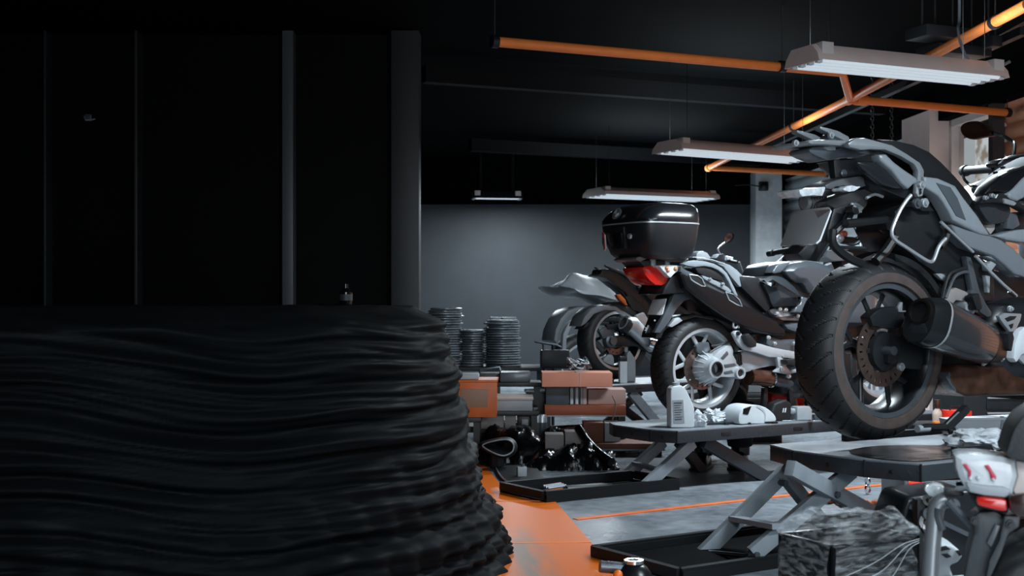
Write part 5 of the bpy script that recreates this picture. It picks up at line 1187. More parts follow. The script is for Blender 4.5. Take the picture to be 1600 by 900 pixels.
# things lying on the middle lift
fr = Frame(atz(1180, 661, H2), 28)
t = thing('plastic_tank', 'white plastic tank with a black window, lying on the middle lift', 'tank', fr.O, fr.a)
P_ = fr.pl('T8', [(164,640),(160,560),(182,502),(215,468),(270,451),(330,450),(400,464),(452,492),(500,532),(528,572),(530,612),(470,634),(400,640),(250,640)], -.06); zm = min(q.z for q in P_)
q = MB(); q.prism([v-V((0, 0, zm)) for v in crom(P_, 2)], (0, .15, 0), .02, seg=3); q.build('tank_shell', WHITEP, t)
q = MB(); q.prism([v-V((0, .003, zm)) for v in fr.pl('T8', [(202,488),(282,462),(248,548),(196,540)], -.06)], (0, .01, 0), .002); q.build('window', GLOSS, t)
q = MB(); q.tube([v-V((0, .004, zm)) for v in crom(fr.pl('T8', [(330,456),(400,500),(420,560),(410,630)], -.06), 4, False)], .0012, 6); q.build('mould_line', GREYP, t)
crumple('crumpled_rag', 'white crumpled rag just right of the large oil bottle', 'rag', 1092, 667, H2, .08, .10, RAG, 1.3)
crumple('crumpled_paper', 'crumpled white paper standing up on the middle lift before the wheel', 'paper', 1115, 661, H2, .12, .085, PAPER, 5.1, amp=.6)
def tool(label, px, py, z, L_, yaw, m, kind):
    p = atz(px, py, z); t = thing('hand_tool', label, 'tool', p, yaw, 'tools lying on the middle lift')
    q = MB(); q.box((0, 0, .007), (L_, .014, .01), bev=.003); q.build('shaft', m, t)
    q = MB()
    if kind == 0: q.lathe([(.008, 0), (.018, 0), (.018, .012), (.008, .012), (.008, 0)], (L_/2, 0, .002), (0, 0, 1), 16)
    elif kind == 1: q.prism([(L_/2, -.012, .002), (L_/2+.03, -.018, .002), (L_/2+.022, -.004, .002), (L_/2+.022, .004, .002), (L_/2+.03, .018, .002), (L_/2, .012, .002)], (0, 0, .01), .001)
    else: q.box((L_/2, 0, .016), (.05, .035, .03), bev=.006)
    q.build('head', m, t); return t
for a in (('black ring spanner on the lift edge right of the crumpled paper', 1118, 664, .13, .2, BLK, 0), ('short black fork spanner before the white tank', 1148, 663, .12, -.1, BLK, 1), ('black ratchet lying left of the white tank', 1136, 660, .14, .4, SATIN, 2), ('black pliers under the front of the white tank', 1190, 662, .12, .1, BLK, 1),
          ('shiny steel spanner at the lift edge right of the black pouch', 1243, 659, .16, .05, CHROME, 1), ('small steel socket driver beside the large tyre', 1262, 656, .12, .3, STEEL, 2)):
    tool(a[0], a[1], a[2], H2, a[3], a[4], a[5], a[6])
p = atz(1222, 658, H2); t = thing('tool_pouch', 'black pouch with a small white mark on the middle lift', 'pouch', p, .5)
q = MB(); q.prism([(-.07, 0, 0), (.07, 0, 0), (.075, 0, .10), (.03, 0, .125), (-.05, 0, .105), (-.075, 0, .06)], (0, .07, 0), .014, seg=3); q.build('pouch_body', mat('pouch_black', '141517', .6, bump=.3, bscale=60), t)
for x_ in (.0, .016): 
    q = MB(); q.prism([(x_, -.001, .05), (x_+.008, -.001, .05), (x_+.014, -.001, .075), (x_+.006, -.001, .075)], (0, -.002, 0)); q.build('mark', EMBW, t)
# red oil can and red funnel bowl behind
p = atz(1221, 646, H2); t = thing('oil_can', 'red oil can with a copper coloured hose behind the middle lift tools', 'can', (p.x, p.y, H2), .4)
q = MB(); q.prism([(-.06, 0, 0), (.07, 0, 0), (.085, 0, .08), (.07, 0, .15), (.02, 0, .175), (-.04, 0, .17), (-.075, 0, .10)], (0, .11, 0), .022, seg=3); q.build('can_body', RED, t)
q = MB(); q.tube(crom([V((.01, .05, .17)), V((.0, .05, .22)), V((-.04, .05, .27)), V((-.06, .05, .30))], 4, False), [.012]*12+[.008], 10); q.build('spout', mat('bright_red', 'd83a3a', .3), t)
q = MB(); q.tube(crom([V((.0, -.01, .19)), V((.05, -.012, .20)), V((.085, -.014, .14)), V((.10, -.014, .03))], 5, False), .012, 10); q.build('hose', mat('hose_copper', 'a07060', .35, .4), t)
q = MB(); q.box((-.03, -.002, .03), (.06, .004, .025)); q.build('label', WHITEP, t)
p = atz(1247, 640, H2); t = thing('oil_funnel', 'red round bowl with an amber rim and white spout beside the large tyre', 'funnel', (p.x, p.y, H2), 0)
q = MB(); q.lathe([(.0, 0), (.05, 0), (.085, .04), (.098, .10), (.098, .115), (.0, .115)], (0, 0, 0), (0, 0, 1), 30); q.build('bowl', RED, t)
q = MB(); q.lathe([(.099, .10), (.104, .105), (.104, .135), (.09, .138), (.06, .125), (0, .125)], (0, 0, 0), (0, 0, 1), 30); q.build('rim', mat('amber_plastic', 'c0702c', .35), t)
q = MB(); q.lathe([(.02, .12), (.017, .2), (.012, .24), (0, .24)], (-.03, 0, 0), (0, 0, 1), 16); q.build('spout', WHITEP, t)
p0, p1 = atz(1257, 646, H2), atd(1256, 604, 7.55); q = MB(); pts = crom([p0, V((p0.x+.01, p0.y, p0.z+.08)), p1, V((p1.x+.02, p1.y+.1, p1.z+.04))], 16, False)
q.tube(pts, [.011 if i % 2 else .015 for i in range(len(pts))], 10); tag(q.build('ribbed_hose', BLK), 'black ribbed hose rising from the lift beside the red bowl', 'hose')
p = atz(1252, 656, H2); t = thing('motor_block', 'grey metal block on the lift against the large tyre', 'part', p, .3)
q = MB(); q.box((0, 0, .04), (.10, .08, .08), bev=.01); q.build('block', CAST, t)
q = MB(); q.cyl((-.05, 0, .05), (-.10, 0, .06), .02, 14); q.build('pipe_stub', SILV, t)
# grey tray on a crate behind the middle lift
pc_ = atd(1183, 640, 9.3); t = thing('crate', 'black crate behind the middle lift carrying a grey tray', 'crate', (pc_.x, 9.45, 0), .1)
zc = atd(1183, 622, 9.3).z
q = MB(); q.box((0, 0, zc/2), (.34, .3, zc), bev=.01); q.build('crate_body', BLK, t)
for k in range(3): 
    q = MB(); q.box((0, -.152, zc*(.25+.25*k)), (.30, .006, .02)); q.build('crate_rib', SATIN, t)
t = thing('parts_tray', 'grey plastic tray on the black crate, seen under the drive shaft', 'tray', (pc_.x, 9.45, zc), .1)
q = MB(); q.prism([(-.11, -.09, 0), (.11, -.09, 0), (.14, -.12, .03), (-.14, -.12, .03)], (0, .2, 0), .004); q.build('tray', GREYP, t)
q = MB(); q.box((.0, -.02, .075), (.19, .12, .08), bev=.012); q.build('tray_insert', GREYP, t)
# small things below and around the nearest lift
p = atz(1209, 690, 0); t = thing('small_can', 'small red can with a yellow end on the floor below the middle lift', 'can', (p.x, p.y, 0), 0)
q = MB(); q.box((.02, 0, .034), (.075, .05, .068), bev=.006); q.build('can_body', mat('can_orange_red', 'd8381c', .35), t)
q = MB(); q.cyl((-.015, 0, .034), (-.05, 0, .034), .032, 16, .02); q.build('can_end', mat('can_yellow', 'd8c27a', .4), t)
p = atz(1397, 783, 0); t = thing('jerrycan', 'grey plastic canister on the floor under the nearest lift', 'canister', (p.x, p.y, 0), .5)
q = MB(); q.box((0, 0, .085), (.10, .10, .17), bev=.022, seg=3); q.build('canister_body', mat('canister_grey', '80868a', .5), t)
q = MB(); q.cyl((.02, 0, .17), (.02, 0, .195), .02, 14); q.build('canister_cap', BLK, t)
p = atz(1432, 786, 0); t = thing('floor_jack', 'red floor jack with a castor under the nearest lift', 'jack', (p.x, p.y, 0), .15)
q = MB(); q.prism([(-.05, 0, .045), (-.02, 0, .10), (.03, 0, .105), (.20, 0, .06), (.20, 0, .03), (.02, 0, .03)], (0, .05, 0), .008); q.build('jack_body', RED, t)
q = MB(); q.lathe([(0, -.012), (.03, -.012), (.034, 0), (.03, .012), (0, .012)], (-.03, -.02, .034), (0, 1, 0), 20); q.build('castor', BLK, t)
q = MB(); q.lathe([(0, -.014), (.015, -.014), (.015, .014), (0, .014)], (-.03, -.02, .034), (0, 1, 0), 16); q.build('castor_hub', CHROME, t)
q = MB(); q.cyl((-.045, .02, .08), (-.045, .02, .12), .012, 12); q.build('saddle', SILV, t)
p = atz(1356, 773, 0); t = thing('tow_shackle', 'small chrome shackle standing on the floor left of the support post', 'shackle', (p.x, p.y, 0), .6)
q = MB(); q.tube([(.018*math.cos(a), 0, .03+.022*math.sin(a)) for a in [i*PI/6 for i in range(12)]], .006, 8, True); q.build('lower_ring', CHROME, t)
q = MB(); q.tube([(0, .014*math.cos(a), .066+.02*math.sin(a)) for a in [i*PI/6 for i in range(12)]], .005, 8, True); q.build('upper_ring', CHROME, t)
STRAP = mat('strap_orange', '9c4f22', .7, var=.3, vscale=30, bump=.3, bscale=90)
for lab, pts in (('orange strap lying crumpled behind the nearest lift arms, left piece', [(1292,788),(1305,786),(1316,792),(1324,796)]), ('long orange strap lying on the floor behind the nearest lift arms, right piece', [(1348,792),(1366,792),(1384,794),(1396,792)])):
    P_ = crom([atz(x, y, 0) for x, y in pts], 6, False); q = MB()
    q.tube([v+V((0, 0, .014+.008*math.sin(i*1.1))) for i, v in enumerate(P_)], [.012+.006*abs(math.sin(i*.8)) for i in range(len(P_))], 8)
    tag(q.build('strap', STRAP), lab, 'strap')
# clutter by the foreground tail
p = atz(1502, 845, .0) if False else atd(1492, 835, 3.9); t = thing('side_case', 'black side case behind the foreground rail', 'case', (p.x, 4.05, 0), .1)
zt = atd(1490, 776, 3.9).z
q = MB(); q.prism([(-.13, 0, .0), (.16, 0, .0), (.17, 0, zt-.06), (.10, 0, zt), (-.10, 0, zt-.02), (-.14, 0, zt-.12)], (0, .22, 0), .02, seg=3); q.build('case_shell', SATIN, t)
q = MB(); q.bar((-.10, -.008, zt-.05), (.13, -.008, zt-.16), .006, .014); q.build('case_trim', STEEL, t)
p = atd(1478, 900, 3.55); t = thing('moulded_cover', 'white moulded plastic cover with black slots beside the wrapped box', 'cover', (p.x, 3.6, .0), -.12)
z1 = atd(1478, 852, 3.6).z; 
def P3(u, v, Y=3.55): 
    x0, y0, s_ = CROPS['T3']; w3 = atd(x0+u/s_, y0+v/s_, Y); return w3-V((p.x, 3.6, 0))
q = MB(); q.prism([P3(u, v) for u, v in ((195,758),(230,742),(290,745),(330,770),(345,800),(320,830),(280,850),(300,910),(200,910),(215,830))], (0, .14, 0), .012, seg=3); q.prism([(-.11, .0, 0), (.1, .0, 0), (.1, .0, .22), (-.11, .0, .20)], (0, .12, 0), .01); q.build('cover_shell', WHITEP, t)
for pts in ([(208,760),(262,748),(285,764),(230,778)], [(236,790),(270,786),(290,802),(262,810)], [(306,772),(325,768),(340,792),(326,798)]):
    q = MB(); q.prism([P3(u, v)-V((0, .004, 0)) for u, v in pts], (0, .012, 0), .002); q.build('slot', BLK, t)
p = atd(1448, 806, 3.95); t = thing('carburettor', 'black and chrome carburettor hanging off the box behind the rail', 'part', (p.x, 3.95, 0), 0)
for k, (u, v, r_) in enumerate(((160,520,.018),(172,555,.014),(150,590,.02),(152,630,.024),(156,655,.022),(168,600,.014),(180,530,.012))):
    x0, y0, s_ = CROPS['T3']; c = atd(x0+u/s_, y0+v/s_, 3.95)-V((p.x, 3.95, 0)); q = MB(); q.lathe([(r_*.5, -.01), (r_, -.012), (r_, .02), (r_*.5, .02)], c, (.2*((k % 3)-1), -1, .2), 14); q.build('throat', [CHROME, BLK, STEEL][k % 3], t)
q = MB(); q.box((.0, .03, p.z/2+.02), (.06, .06, p.z+.06), bev=.01); q.build('carrier', BLK, t)
# on the nearest lift: rag heap, parts tray, scrap of paper
crumple('rag_heap', 'heap of white rags on the nearest lift behind the foreground tail', 'rag', 1532, 702, H1, .24, .095, RAG, 2.2, d_=.16)
p = atz(1540, 682, H1); t = thing('parts_tray', 'pale grey parts tray behind the rag heap on the nearest lift', 'tray', (p.x, p.y+.05, H1), .12)
q = MB(); q.prism([(-.14, -.07, 0), (.14, -.07, 0), (.16, -.09, .085), (-.17, -.09, .075)], (0, .15, 0), .006); q.build('tray_body', PAPER, t)
q = MB(); q.box((.05, -.085, .05), (.012, .012, .08)); q.build('tray_rib', GREYP, t)
q = MB(); q.box((0, -.09, .08), (.32, .012, .01)); q.build('tray_lip', WHITEP, t)
crumple('paper_scrap', 'small white paper scrap in front of the rag heap on the nearest lift', 'paper', 1552, 711, H1, .035, .022, PAPER, 9.4)
crumple('oily_rag', 'dark crumpled rag left of the rag heap on the nearest lift', 'rag', 1494, 683, H1, .09, .045, mat('oily_cloth', '2a2c2e', .7, bump=.3), 7.7)
# tool cabinet and trolley behind the nearest lift
ca = atd(1525, 600, 7.9); t = thing('tool_cabinet', 'black tool cabinet with silver drawer edges at the right edge behind the nearest lift', 'cabinet', (ca.x+.35, 8.15, 0), .06)
zt = atd(1540, 612, 7.9).z
q = MB(); q.box((0, 0, zt/2), (.9, .5, zt), bev=.008); q.build('cabinet_body', BLK, t)
for k in range(4):
    z_ = zt-.035-.095*k; q = MB(); q.box((.06, -.256, z_-.035), (.74, .014, .08), bev=.003); dr = q.build('drawer', SATIN, t)
    q = MB(); q.box((.06, -.268, z_), (.74, .016, .012), bev=.003); q.build('drawer_pull', SILV, dr)
ta = atd(1478, 662, 7.4); zt2 = ta.z; t = thing('tool_trolley', 'low black trolley under the exhaust behind the nearest lift', 'trolley', (ta.x, 7.45, 0), .2)
q = MB(); q.box((0, 0, zt2/2+.03), (.46, .34, zt2-.06), bev=.006); q.build('trolley_box', BLK, t)
for sx in (-.19, .19):
    for sy in (-.13, .13):
        q = MB(); q.lathe([(0, -.012), (.03, -.012), (.03, .012), (0, .012)], (sx, sy, .03), (0, 1, 0), 14); q.build('castor', RUB, t)
q = MB(); q.box((0, -.172, zt2-.05), (.42, .008, .015)); q.build('trolley_edge', STEEL, t)
p = V((atd(1497, 660, 7.35).x, 7.38, zt2)); t = thing('red_toolbox', 'red toolbox on the low black trolley', 'toolbox', p, .2)
q = MB(); q.box((0, 0, .04), (.13, .12, .08), bev=.006); q.build('box', RED, t); q = MB(); q.tube([(-.04, 0, .08), (-.04, 0, .10), (.04, 0, .10), (.04, 0, .08)], .006); q.build('handle', BLK, t)
p = V((atd(1467, 660, 7.35).x, 7.38, zt2)); t = thing('spray_bottle', 'copper capped bottle on the trolley left of the red toolbox', 'bottle', p, 0)
q = MB(); q.lathe([(0, 0), (.026, 0), (.028, .05), (.026, .07), (.012, .09), (.012, .10)], (0, 0, 0), (0, 0, 1), 18); q.build('bottle', mat('bottle_pale', 'b9a69a', .4), t); q = MB(); q.lathe([(.016, .095), (.018, .14), (0, .14)], (0, 0, 0), (0, 0, 1), 14); q.build('cap', COPPER, t)
p = V((atd(1474, 660, 7.30).x, 7.30, zt2)); q = MB(); q.box((0, 0, .012), (.12, .05, .024), .1, bev=.01); tag(q.build('orange_grip', mat('grip_orange', 'd0742a', .4), loc=p), 'orange plastic grip lying in front of the copper capped bottle', 'grip')

# ================================================================== left middle: benches, boxes, bags
BENCH = mat('bench_black', '131517', .45, bump=.08)
def bench(label, x0, x1, Y, d, zt, yaw=0, lower=None):
    a, b_ = atd(x0, HY, Y), atd(x1, HY, Y); w_ = b_.x-a.x; t = thing('workbench', label, 'bench', ((a.x+b_.x)/2, Y+d/2, 0), yaw)
    q = MB(); q.box((0, 0, zt-.015), (w_, d, .03), bev=.004); q.build('top', BENCH, t)
    for sx in (-1, 1):
        for sy in (-1, 1): 
            q = MB(); q.box((sx*(w_/2-.03), sy*(d/2-.03), (zt-.03)/2), (.04, .04, zt-.03)); q.build('leg', BENCH, t)
    if lower:
        q = MB(); q.box((0, 0, lower-.012), (w_-.04, d-.04, .024)); q.build('lower_shelf', BENCH, t)
    return t
ZB = atd(700, 573, 11.0).z
bench('black bench by the back wall carrying stacks of dark plates', 640, 850, 10.85, .6, ZB, lower=.2)
PLATEM = mat('dark_plate', '6a7177', .3, .3, rvar=.1, var=.3)
pl0 = None; rnd = random.Random(11)
def plate_proto(r_):
    q = MB(); q.lathe([(r_*.45, .0), (r_*.9, 0), (r_, .006), (r_*1.0, .014), (r_*.88, .02), (r_*.5, .018), (r_*.45, .0)], (0, 0, 0), (0, 0, 1), 28)
    return q.build('dark_ring', PLATEM)
pr = plate_proto(.15); first = True
for cx_, wpx, ytop, lab in ((696, 54, 477, 'left stack by the heap'), (738, 40, 512, 'low middle stack'), (785, 56, 496, 'right stack')):
    X = atd(cx_, 500, 11.1).x; zt = atd(cx_, ytop, 11.1).z; n_ = int((zt-ZB)/.0215); s_ = wpx*11.1/2000/.30
    for k in range(n_):
        o = pr if first else pr.copy()
        if not first: col.objects.link(o)
        first = False
        o.location = (X+rnd.uniform(-.012, .012), 11.12+rnd.uniform(-.012, .012), ZB+.0212*k); o.rotation_euler = (0, 0, rnd.uniform(0, 6)); o.scale = (s_*rnd.uniform(.93, 1.03),)*2+(1,)
        tag(o, 'thin dark ring in the %s on the back bench' % lab, 'ring', 'dark rings in the %s' % lab)
for k, (dx, w_) in enumerate(((-.06, .10), (.05, .12))):
    X = atd(785, 500, 11.1).x+dx; zt = ZB+.0212*int((atd(785, 496, 11.1).z-ZB)/.0215); q = MB(); q.box((0, 0, .012), (w_, .10, .022), .3*k, bev=.004); tag(q.build('flat_packet', PLATEM, loc=(X, 11.1, zt)), 'flat dark packet on top of the right plate stack, %s one' % ('left', 'right')[k], 'packet')
# low rack on the left
zs = atd(790, 641, 8.5).z; zl = atd(790, 669, 8.5).z
bench('low black rack with grey boxes beside the dark heap', 712, 842, 8.42, .5, zs, lower=zl)
def lid(t, w_, d, h):
    q = MB(); q.box((0, -.003, h+.004), (w_+.012, d+.012, .014), bev=.003); q.build('lid', mat('lid_pinkish', 'a99a94', .55), t)
pbox('storage_box', 'long grey box with a pinkish lid on the low rack', 'box', 752, 832, 641, 8.45, .075, .42, GREYP, z=zs, parts=lid)
def ogrille(t, w_, d, h):
    q = MB(); q.box((0, -d/2-.004, h*.55), (w_*.6, .008, h*.5), bev=.002); q.build('front_panel', mat('beige_panel', 'a5826c', .5), t)
    q = MB(); q.box((0, 0, h+.006), (w_+.016, d+.016, .014), bev=.004); q.build('rim', ORANGE, t)
zo = atd(735, 649, 8.15).z
pbox('orange_crate', 'orange plastic crate at the edge of the dark heap', 'crate', 706, 776, 649, 8.0, .22, .36, ORANGE, z=max(.0, zo), parts=ogrille)
bench('small black stool under the orange crate', 702, 752, 7.98, .4, max(.05, zo))
p = atd(731, 590, 8.1); q = MB(); pass
pbox('paper_packet', 'pale packet on top of the orange crate', 'packet', 714, 748, 590, 8.06, .035, .2, PAPER, z=max(0, zo)+.233, bev=.012)
pbox('flat_case', 'flat grey case on the low rack behind the pinkish lid', 'case', 780, 828, 596, 8.9, .05, .3, DGREY, z=zs+.0, bev=.01) if False else None
zc = atd(800, 597, 9.02).z
bench('dark side table behind the low rack', 770, 846, 8.97, .3, zc)
pbox('flat_case', 'flat dark grey case on the side table behind the low rack', 'case', 781, 829, 597, 9.0, .07, .24, DGREY, z=zc, bev=.012)
fr0 = atd(776, 580, 9.1); t = thing('clamp_frame', 'small black bent bar frame beside the flat grey case', 'frame', (fr0.x, 9.14, zc), .1)
q = MB(); q.tube([(-.12, 0, .01), (-.12, 0, .08), (.02, 0, .10), (.04, 0, .02)], .01); q.build('bar', STEEL, t); q = MB(); q.box((-.04, 0, .03), (.18, .08, .06), bev=.01); q.build('clamp_block', BLK, t)
# boxes on the lower shelf
pbox('cardboard_box', 'wide grey cardboard box on the lower shelf of the low rack', 'box', 744, 787, 667, 8.46, .10, .3, CARDG, z=zl)
pbox('cardboard_box', 'small grey cardboard box next to the wide one on the lower shelf', 'box', 789, 806, 667, 8.46, .09, .25, CARDG, z=zl)
def scr(t, w_, d, h):
    q = MB(); q.box((.01, -d/2-.002, h*.5), (w_*.5, .006, h*.5), bev=.002); q.build('screen', GREYP, t)
pbox('small_device', 'small black device with a pale window on the lower shelf', 'device', 808, 828, 667, 8.46, .085, .12, BLK, z=zl, bev=.01, parts=scr)
for k, px in enumerate((834, 843)):
    p = atd(px, 668, 8.5); t = thing('drink_can', '%s shiny can beside the low rack' % ('left', 'right')[k], 'can', (p.x+.02, 8.62, 0), 0, 'shiny cans beside the rack')
    zz = atd(px, 648, 8.6).z
    q = MB(); q.lathe([(0, 0), (.03, 0), (.034, .012), (.034, zz-.02), (.028, zz), (0, zz)], (0, 0, 0), (0, 0, 1), 18); q.build('can_body', SILV, t)
    q = MB(); q.lathe([(.0345, zz*.35), (.0345, zz*.8)], (0, 0, 0), (0, 0, 1), 18); q.build('can_band', DGREY, t)
p = atd(840, 660, 8.9); t = thing('black_bin', 'tall narrow black bin right of the pinkish lidded box', 'bin', (p.x, 9.1, 0), 0)
zz = atd(840, 612, 9.0).z; q = MB(); q.prism([(-.06, -.08, 0), (.06, -.08, 0), (.08, -.1, zz), (-.08, -.1, zz)], (0, .2, 0), .008); q.build('bin_body', BLK, t); q = MB(); q.tube([(-.085, -.1, zz), (.085, -.1, zz), (.085, .1, zz), (-.085, .1, zz)], .008, 8, True); q.build('bin_rim', STEEL, t)
# board shelf with books and boxes
zb0, zb1 = atd(910, 648, 8.75).z, atd(910, 632, 8.75).z
a, b_ = atd(851, HY, 8.7), atd(978, HY, 8.7)
t = thing('board_shelf', 'brown board shelf on black legs left of the middle lift', 'shelf', ((a.x+b_.x)/2, 8.865, 0), 0)
q = MB(); q.box((0, 0, (zb0+zb1)/2), (b_.x-a.x, .33, zb1-zb0), bev=.006); q.build('board', mat('board_brown', '8a4526', .5, var=.25, vscale=5, stretch=(1, 6, 8)), t)
q = MB(); q.box((0, -.168, zb0-.004), (b_.x-a.x, .01, .008)); q.build('board_edge', GREYP, t)
for sx in (-1, 1):
    for sy in (-.13, .13):
        q = MB(); q.box((sx*(b_.x-a.x)*.46, sy, zb0/2), (.04, .04, zb0)); q.build('leg', BLK, t)
pbox('dark_crate', 'dark grey crate left of the standing books', 'crate', 853, 889, 631, 8.74, .125, .3, mat('crate_slate', '3a4046', .5), z=zb1)
rnd = random.Random(5); bxs = 891
for k, (w_, cl_, lab) in enumerate(((5, PAPER, 'white spined folder leftmost of the standing folders'), (3, BLK, 'thin black folder second from left'), (5, PAPER, 'white folder in the middle of the standing folders'), (3, BLK, 'thin black folder right of the middle white one'), (4, GREYP, 'grey folder fourth white-grey from the left'), (6, mat('folder_pink', 'b8a09a', .6), 'pinkish folder rightmost of the standing folders'))):
    a, b_ = atd(bxs, 631, 8.76), atd(bxs+w_, 631, 8.76); hh = .105+.012*rnd.random()
    t = thing('folder', lab, 'folder', ((a.x+b_.x)/2, 8.87, zb1), 0, 'standing folders on the board shelf')
    q = MB(); q.box((0, 0, hh/2), (b_.x-a.x-.001, .2, hh), bev=.003); q.build('cover', cl_, t); q = MB(); q.box((0, .004, hh/2+.004), ((b_.x-a.x)*.6, .19, hh-.004)); q.build('pages', PAPER, t)
    bxs += w_
pbox('pink_carton', 'pinkish carton on the board shelf right of the folders', 'box', 919, 978, 631, 8.78, .10, .26, mat('carton_pink', 'a98a82', .65, var=.06), z=zb1)
def seam(t, w_, d, h):
    q = MB(); q.box((.02, -d/2-.001, h/2), (.004, .004, h)); q.build('flap_edge', mat('tape_pale', 'c9a496', .5), t)
    q = MB(); q.box((.02, 0, h+.001), (.05, d, .002)); q.build('tape', mat('tape_pale', ''), t)
pbox('long_carton', 'long salmon pink carton lying on the crate and folders', 'box', 847, 957, 600, 8.66, .095, .3, mat('carton_salmon', 'c8836c', .65, var=.06, vscale=6), z=zb1+.126, parts=seam)
pbox('brown_carton', 'brown carton on the floor under the board shelf', 'box', 912, 943, 691, 8.5, .13, .2, CARDB, z=.0 if False else .085)
pbox('white_carton', 'white carton right of the brown one under the middle lift end', 'box', 945, 969, 692, 8.55, .125, .2, PAPER, z=.085)
a, b_ = atd(905, HY, 8.4), atd(1040, HY, 8.4); t = thing('plank', 'brown plank base under the brown and white cartons', 'plank', ((a.x+b_.x)/2, 8.68, 0), 0)
q = MB(); q.box((0, 0, .0675), (b_.x-a.x, .5, .035), bev=.004); q.build('board', CARDB, t)
q = MB(); q.box((0, -.252, .044), (b_.x-a.x, .01, .012)); q.build('edge', GREYP, t)
for sx in (-.24, .24): 
    q = MB(); q.box((sx, 0, .025), (.05, .46, .05)); q.build('skid', BLK, t)
p = atd(962, 650, 8.5); q = MB(); q.tube(crom([atd(957, 618, 8.5), atd(962, 632, 8.48), atd(960, 645, 8.47), atd(957, 656, 8.47)], 4, False), .006, 6); tag(q.build('string', mat('cord_pink', 'b08878', .6)), 'thin pinkish string hanging from the end of the far lift', 'string')
# black bags with cartons inside
def bag(label, pts_top, Y, d, seed, zfloor=0, n=48):
    a = [atd(x, y, Y) for x, y in pts_top]; xs = [p_.x for p_ in a]; x0, x1 = min(xs), max(xs); cxm = (x0+x1)/2
    prof = crom(a, 9, False); q = MB(); rows = []
    for i, p_ in enumerate(prof):
        row = []
        for j in range(n//2+1):
            s_ = j/(n//2); ang = PI*s_                      # front foot over the ridge to the back foot
            zz = max(p_.z, .02)
            y = Y+d/2-math.cos(ang)*d/2*(.75+.35*(1-math.sin(ang))); z = zz*(math.sin(ang)**.6 if 0 < s_ < 1 else 0)
            wv = noise.noise(V((p_.x*9, s_*5, seed)))*.035+noise.noise(V((p_.x*22+s_*8, s_*9, seed+3)))*.018
            wv += .014*abs(noise.noise(V((p_.x*38+s_*20, s_*16-p_.x*20, seed))))
            row.append(q.bm.verts.new((p_.x+wv*.7, y+wv, max(zfloor, z+wv*1.0*math.sin(ang)))))
        rows.append(row)
    for r0, r1 in zip(rows, rows[1:]):
        for j in range(n//2): q.bm.faces.new((r0[j], r0[j+1], r1[j+1], r1[j]))
    for r in (rows[0], rows[-1]): q.bm.faces.new(r)
    return tag(q.build('black_bag', BAG, sharp=60), label, 'bag')
pbox('cardboard_box', 'grey cardboard box in the black bag, left half', 'box', 852, 881, 708, 7.98, .13, .16, CARDG, z=.06, yaw=0)
pbox('cardboard_box', 'grey cardboard box in the black bag, right half', 'box', 883, 908, 703, 8.0, .13, .16, CARDG, z=.075, yaw=0)
bag('large crumpled black plastic bag in front of the grey cardboard boxes', [(822,734),(834,716),(850,708),(866,712),(890,702),(905,704),(918,698),(930,704),(945,714),(958,722),(966,732)], 7.72, .30, 2.0)
bag('black bag slumped behind the cardboard boxes beside the board shelf', [(838,720),(846,682),(856,672),(872,676),(900,668),(912,676),(925,700),(940,716),(960,724)], 8.22, .26, 5.0)
bag('black plastic sack by the dark heap under the low rack', [(738,735),(748,690),(770,676),(790,672),(812,674),(835,680),(852,700),(862,726)], 7.95, .36, 9.0)
a, b_ = atd(903, 668, 8.0), atd(955, 722, 7.7); q = MB(); q.tube(crom([a, atd(918, 690, 7.92), atd(936, 708, 7.8), b_], 5, False), .028, 10); tag(q.build('black_strap', BAG), 'thick black strap running down over the large black bag', 'strap')
# open end of a rolled rubber sleeve with a pale lip
c = atd(778, 700, 7.72); t = thing('rubber_sleeve', 'open black rubber sleeve with a pale lip lying on the sack', 'sleeve', (c.x, c.y, 0), 0)
def sl3(x, y, Y): return atd(x, y, Y)-V((c.x, c.y, 0))
lp = crom([sl3(754, 696, 7.7), sl3(772, 689, 7.68), sl3(792, 687, 7.7), sl3(802, 694, 7.7), sl3(800, 706, 7.66), sl3(786, 712, 7.62), sl3(768, 706, 7.64)], 5)
q = MB(); q.tube(lp, .0045, 6, True); q.build('lip', GREYP, t)
lc = sum(lp, V((0, 0, 0)))/len(lp); q = MB(); q.loft([[lc+(v-lc)*k+V((0, dy, dz)) for v in lp] for k, dy, dz in ((1.0, 0, 0), (1.25, .04, .0), (1.3, .16, -.02), (.8, .24, -.03))], False); q.loft([[lc+(v-lc)*k+V((0, dy, 0)) for v in lp] for k, dy in ((.98, .002), (.8, .08), (.3, .12))], False)
q.build('sleeve', RUB, t)
q = MB(); q.tube([(0, .1, .0), (0, .1, lc.z-.05)], .05); q.build('stand_core', RUB, t)
p = atz(815, 748, 0); t = thing('small_canister', 'small grey canister on the floor at the end of the orange strip', 'canister', (p.x, p.y, 0), .2)
q = MB(); q.box((0, 0, .035), (.055, .045, .07), bev=.008); q.build('canister_body', GREYP, t); q = MB(); q.cyl((.008, 0, .07), (.008, 0, .085), .011, 12); q.build('cap', STEEL, t)
# black floor mat with rounded corner and light edge, overlapping the strip's end
P_ = [atz(x, y, .004) for x, y in ((768,722),(775,735),(783,748),(794,756),(812,757),(838,754),(852,752),(840,735),(815,722),(790,718))]
q = MB(); q.prism(P_, (0, 0, .012), .003); t = tag(q.build('rubber_mat', RUB), 'black rubber mat at the far end of the orange strip', 'mat')
q = MB(); q.tube(crom([v+V((0, 0, .012)) for v in P_[:5]], 4, False), .005, 6); q.build('mat_edge', mat('mat_edge_grey', '707478', .4), t)
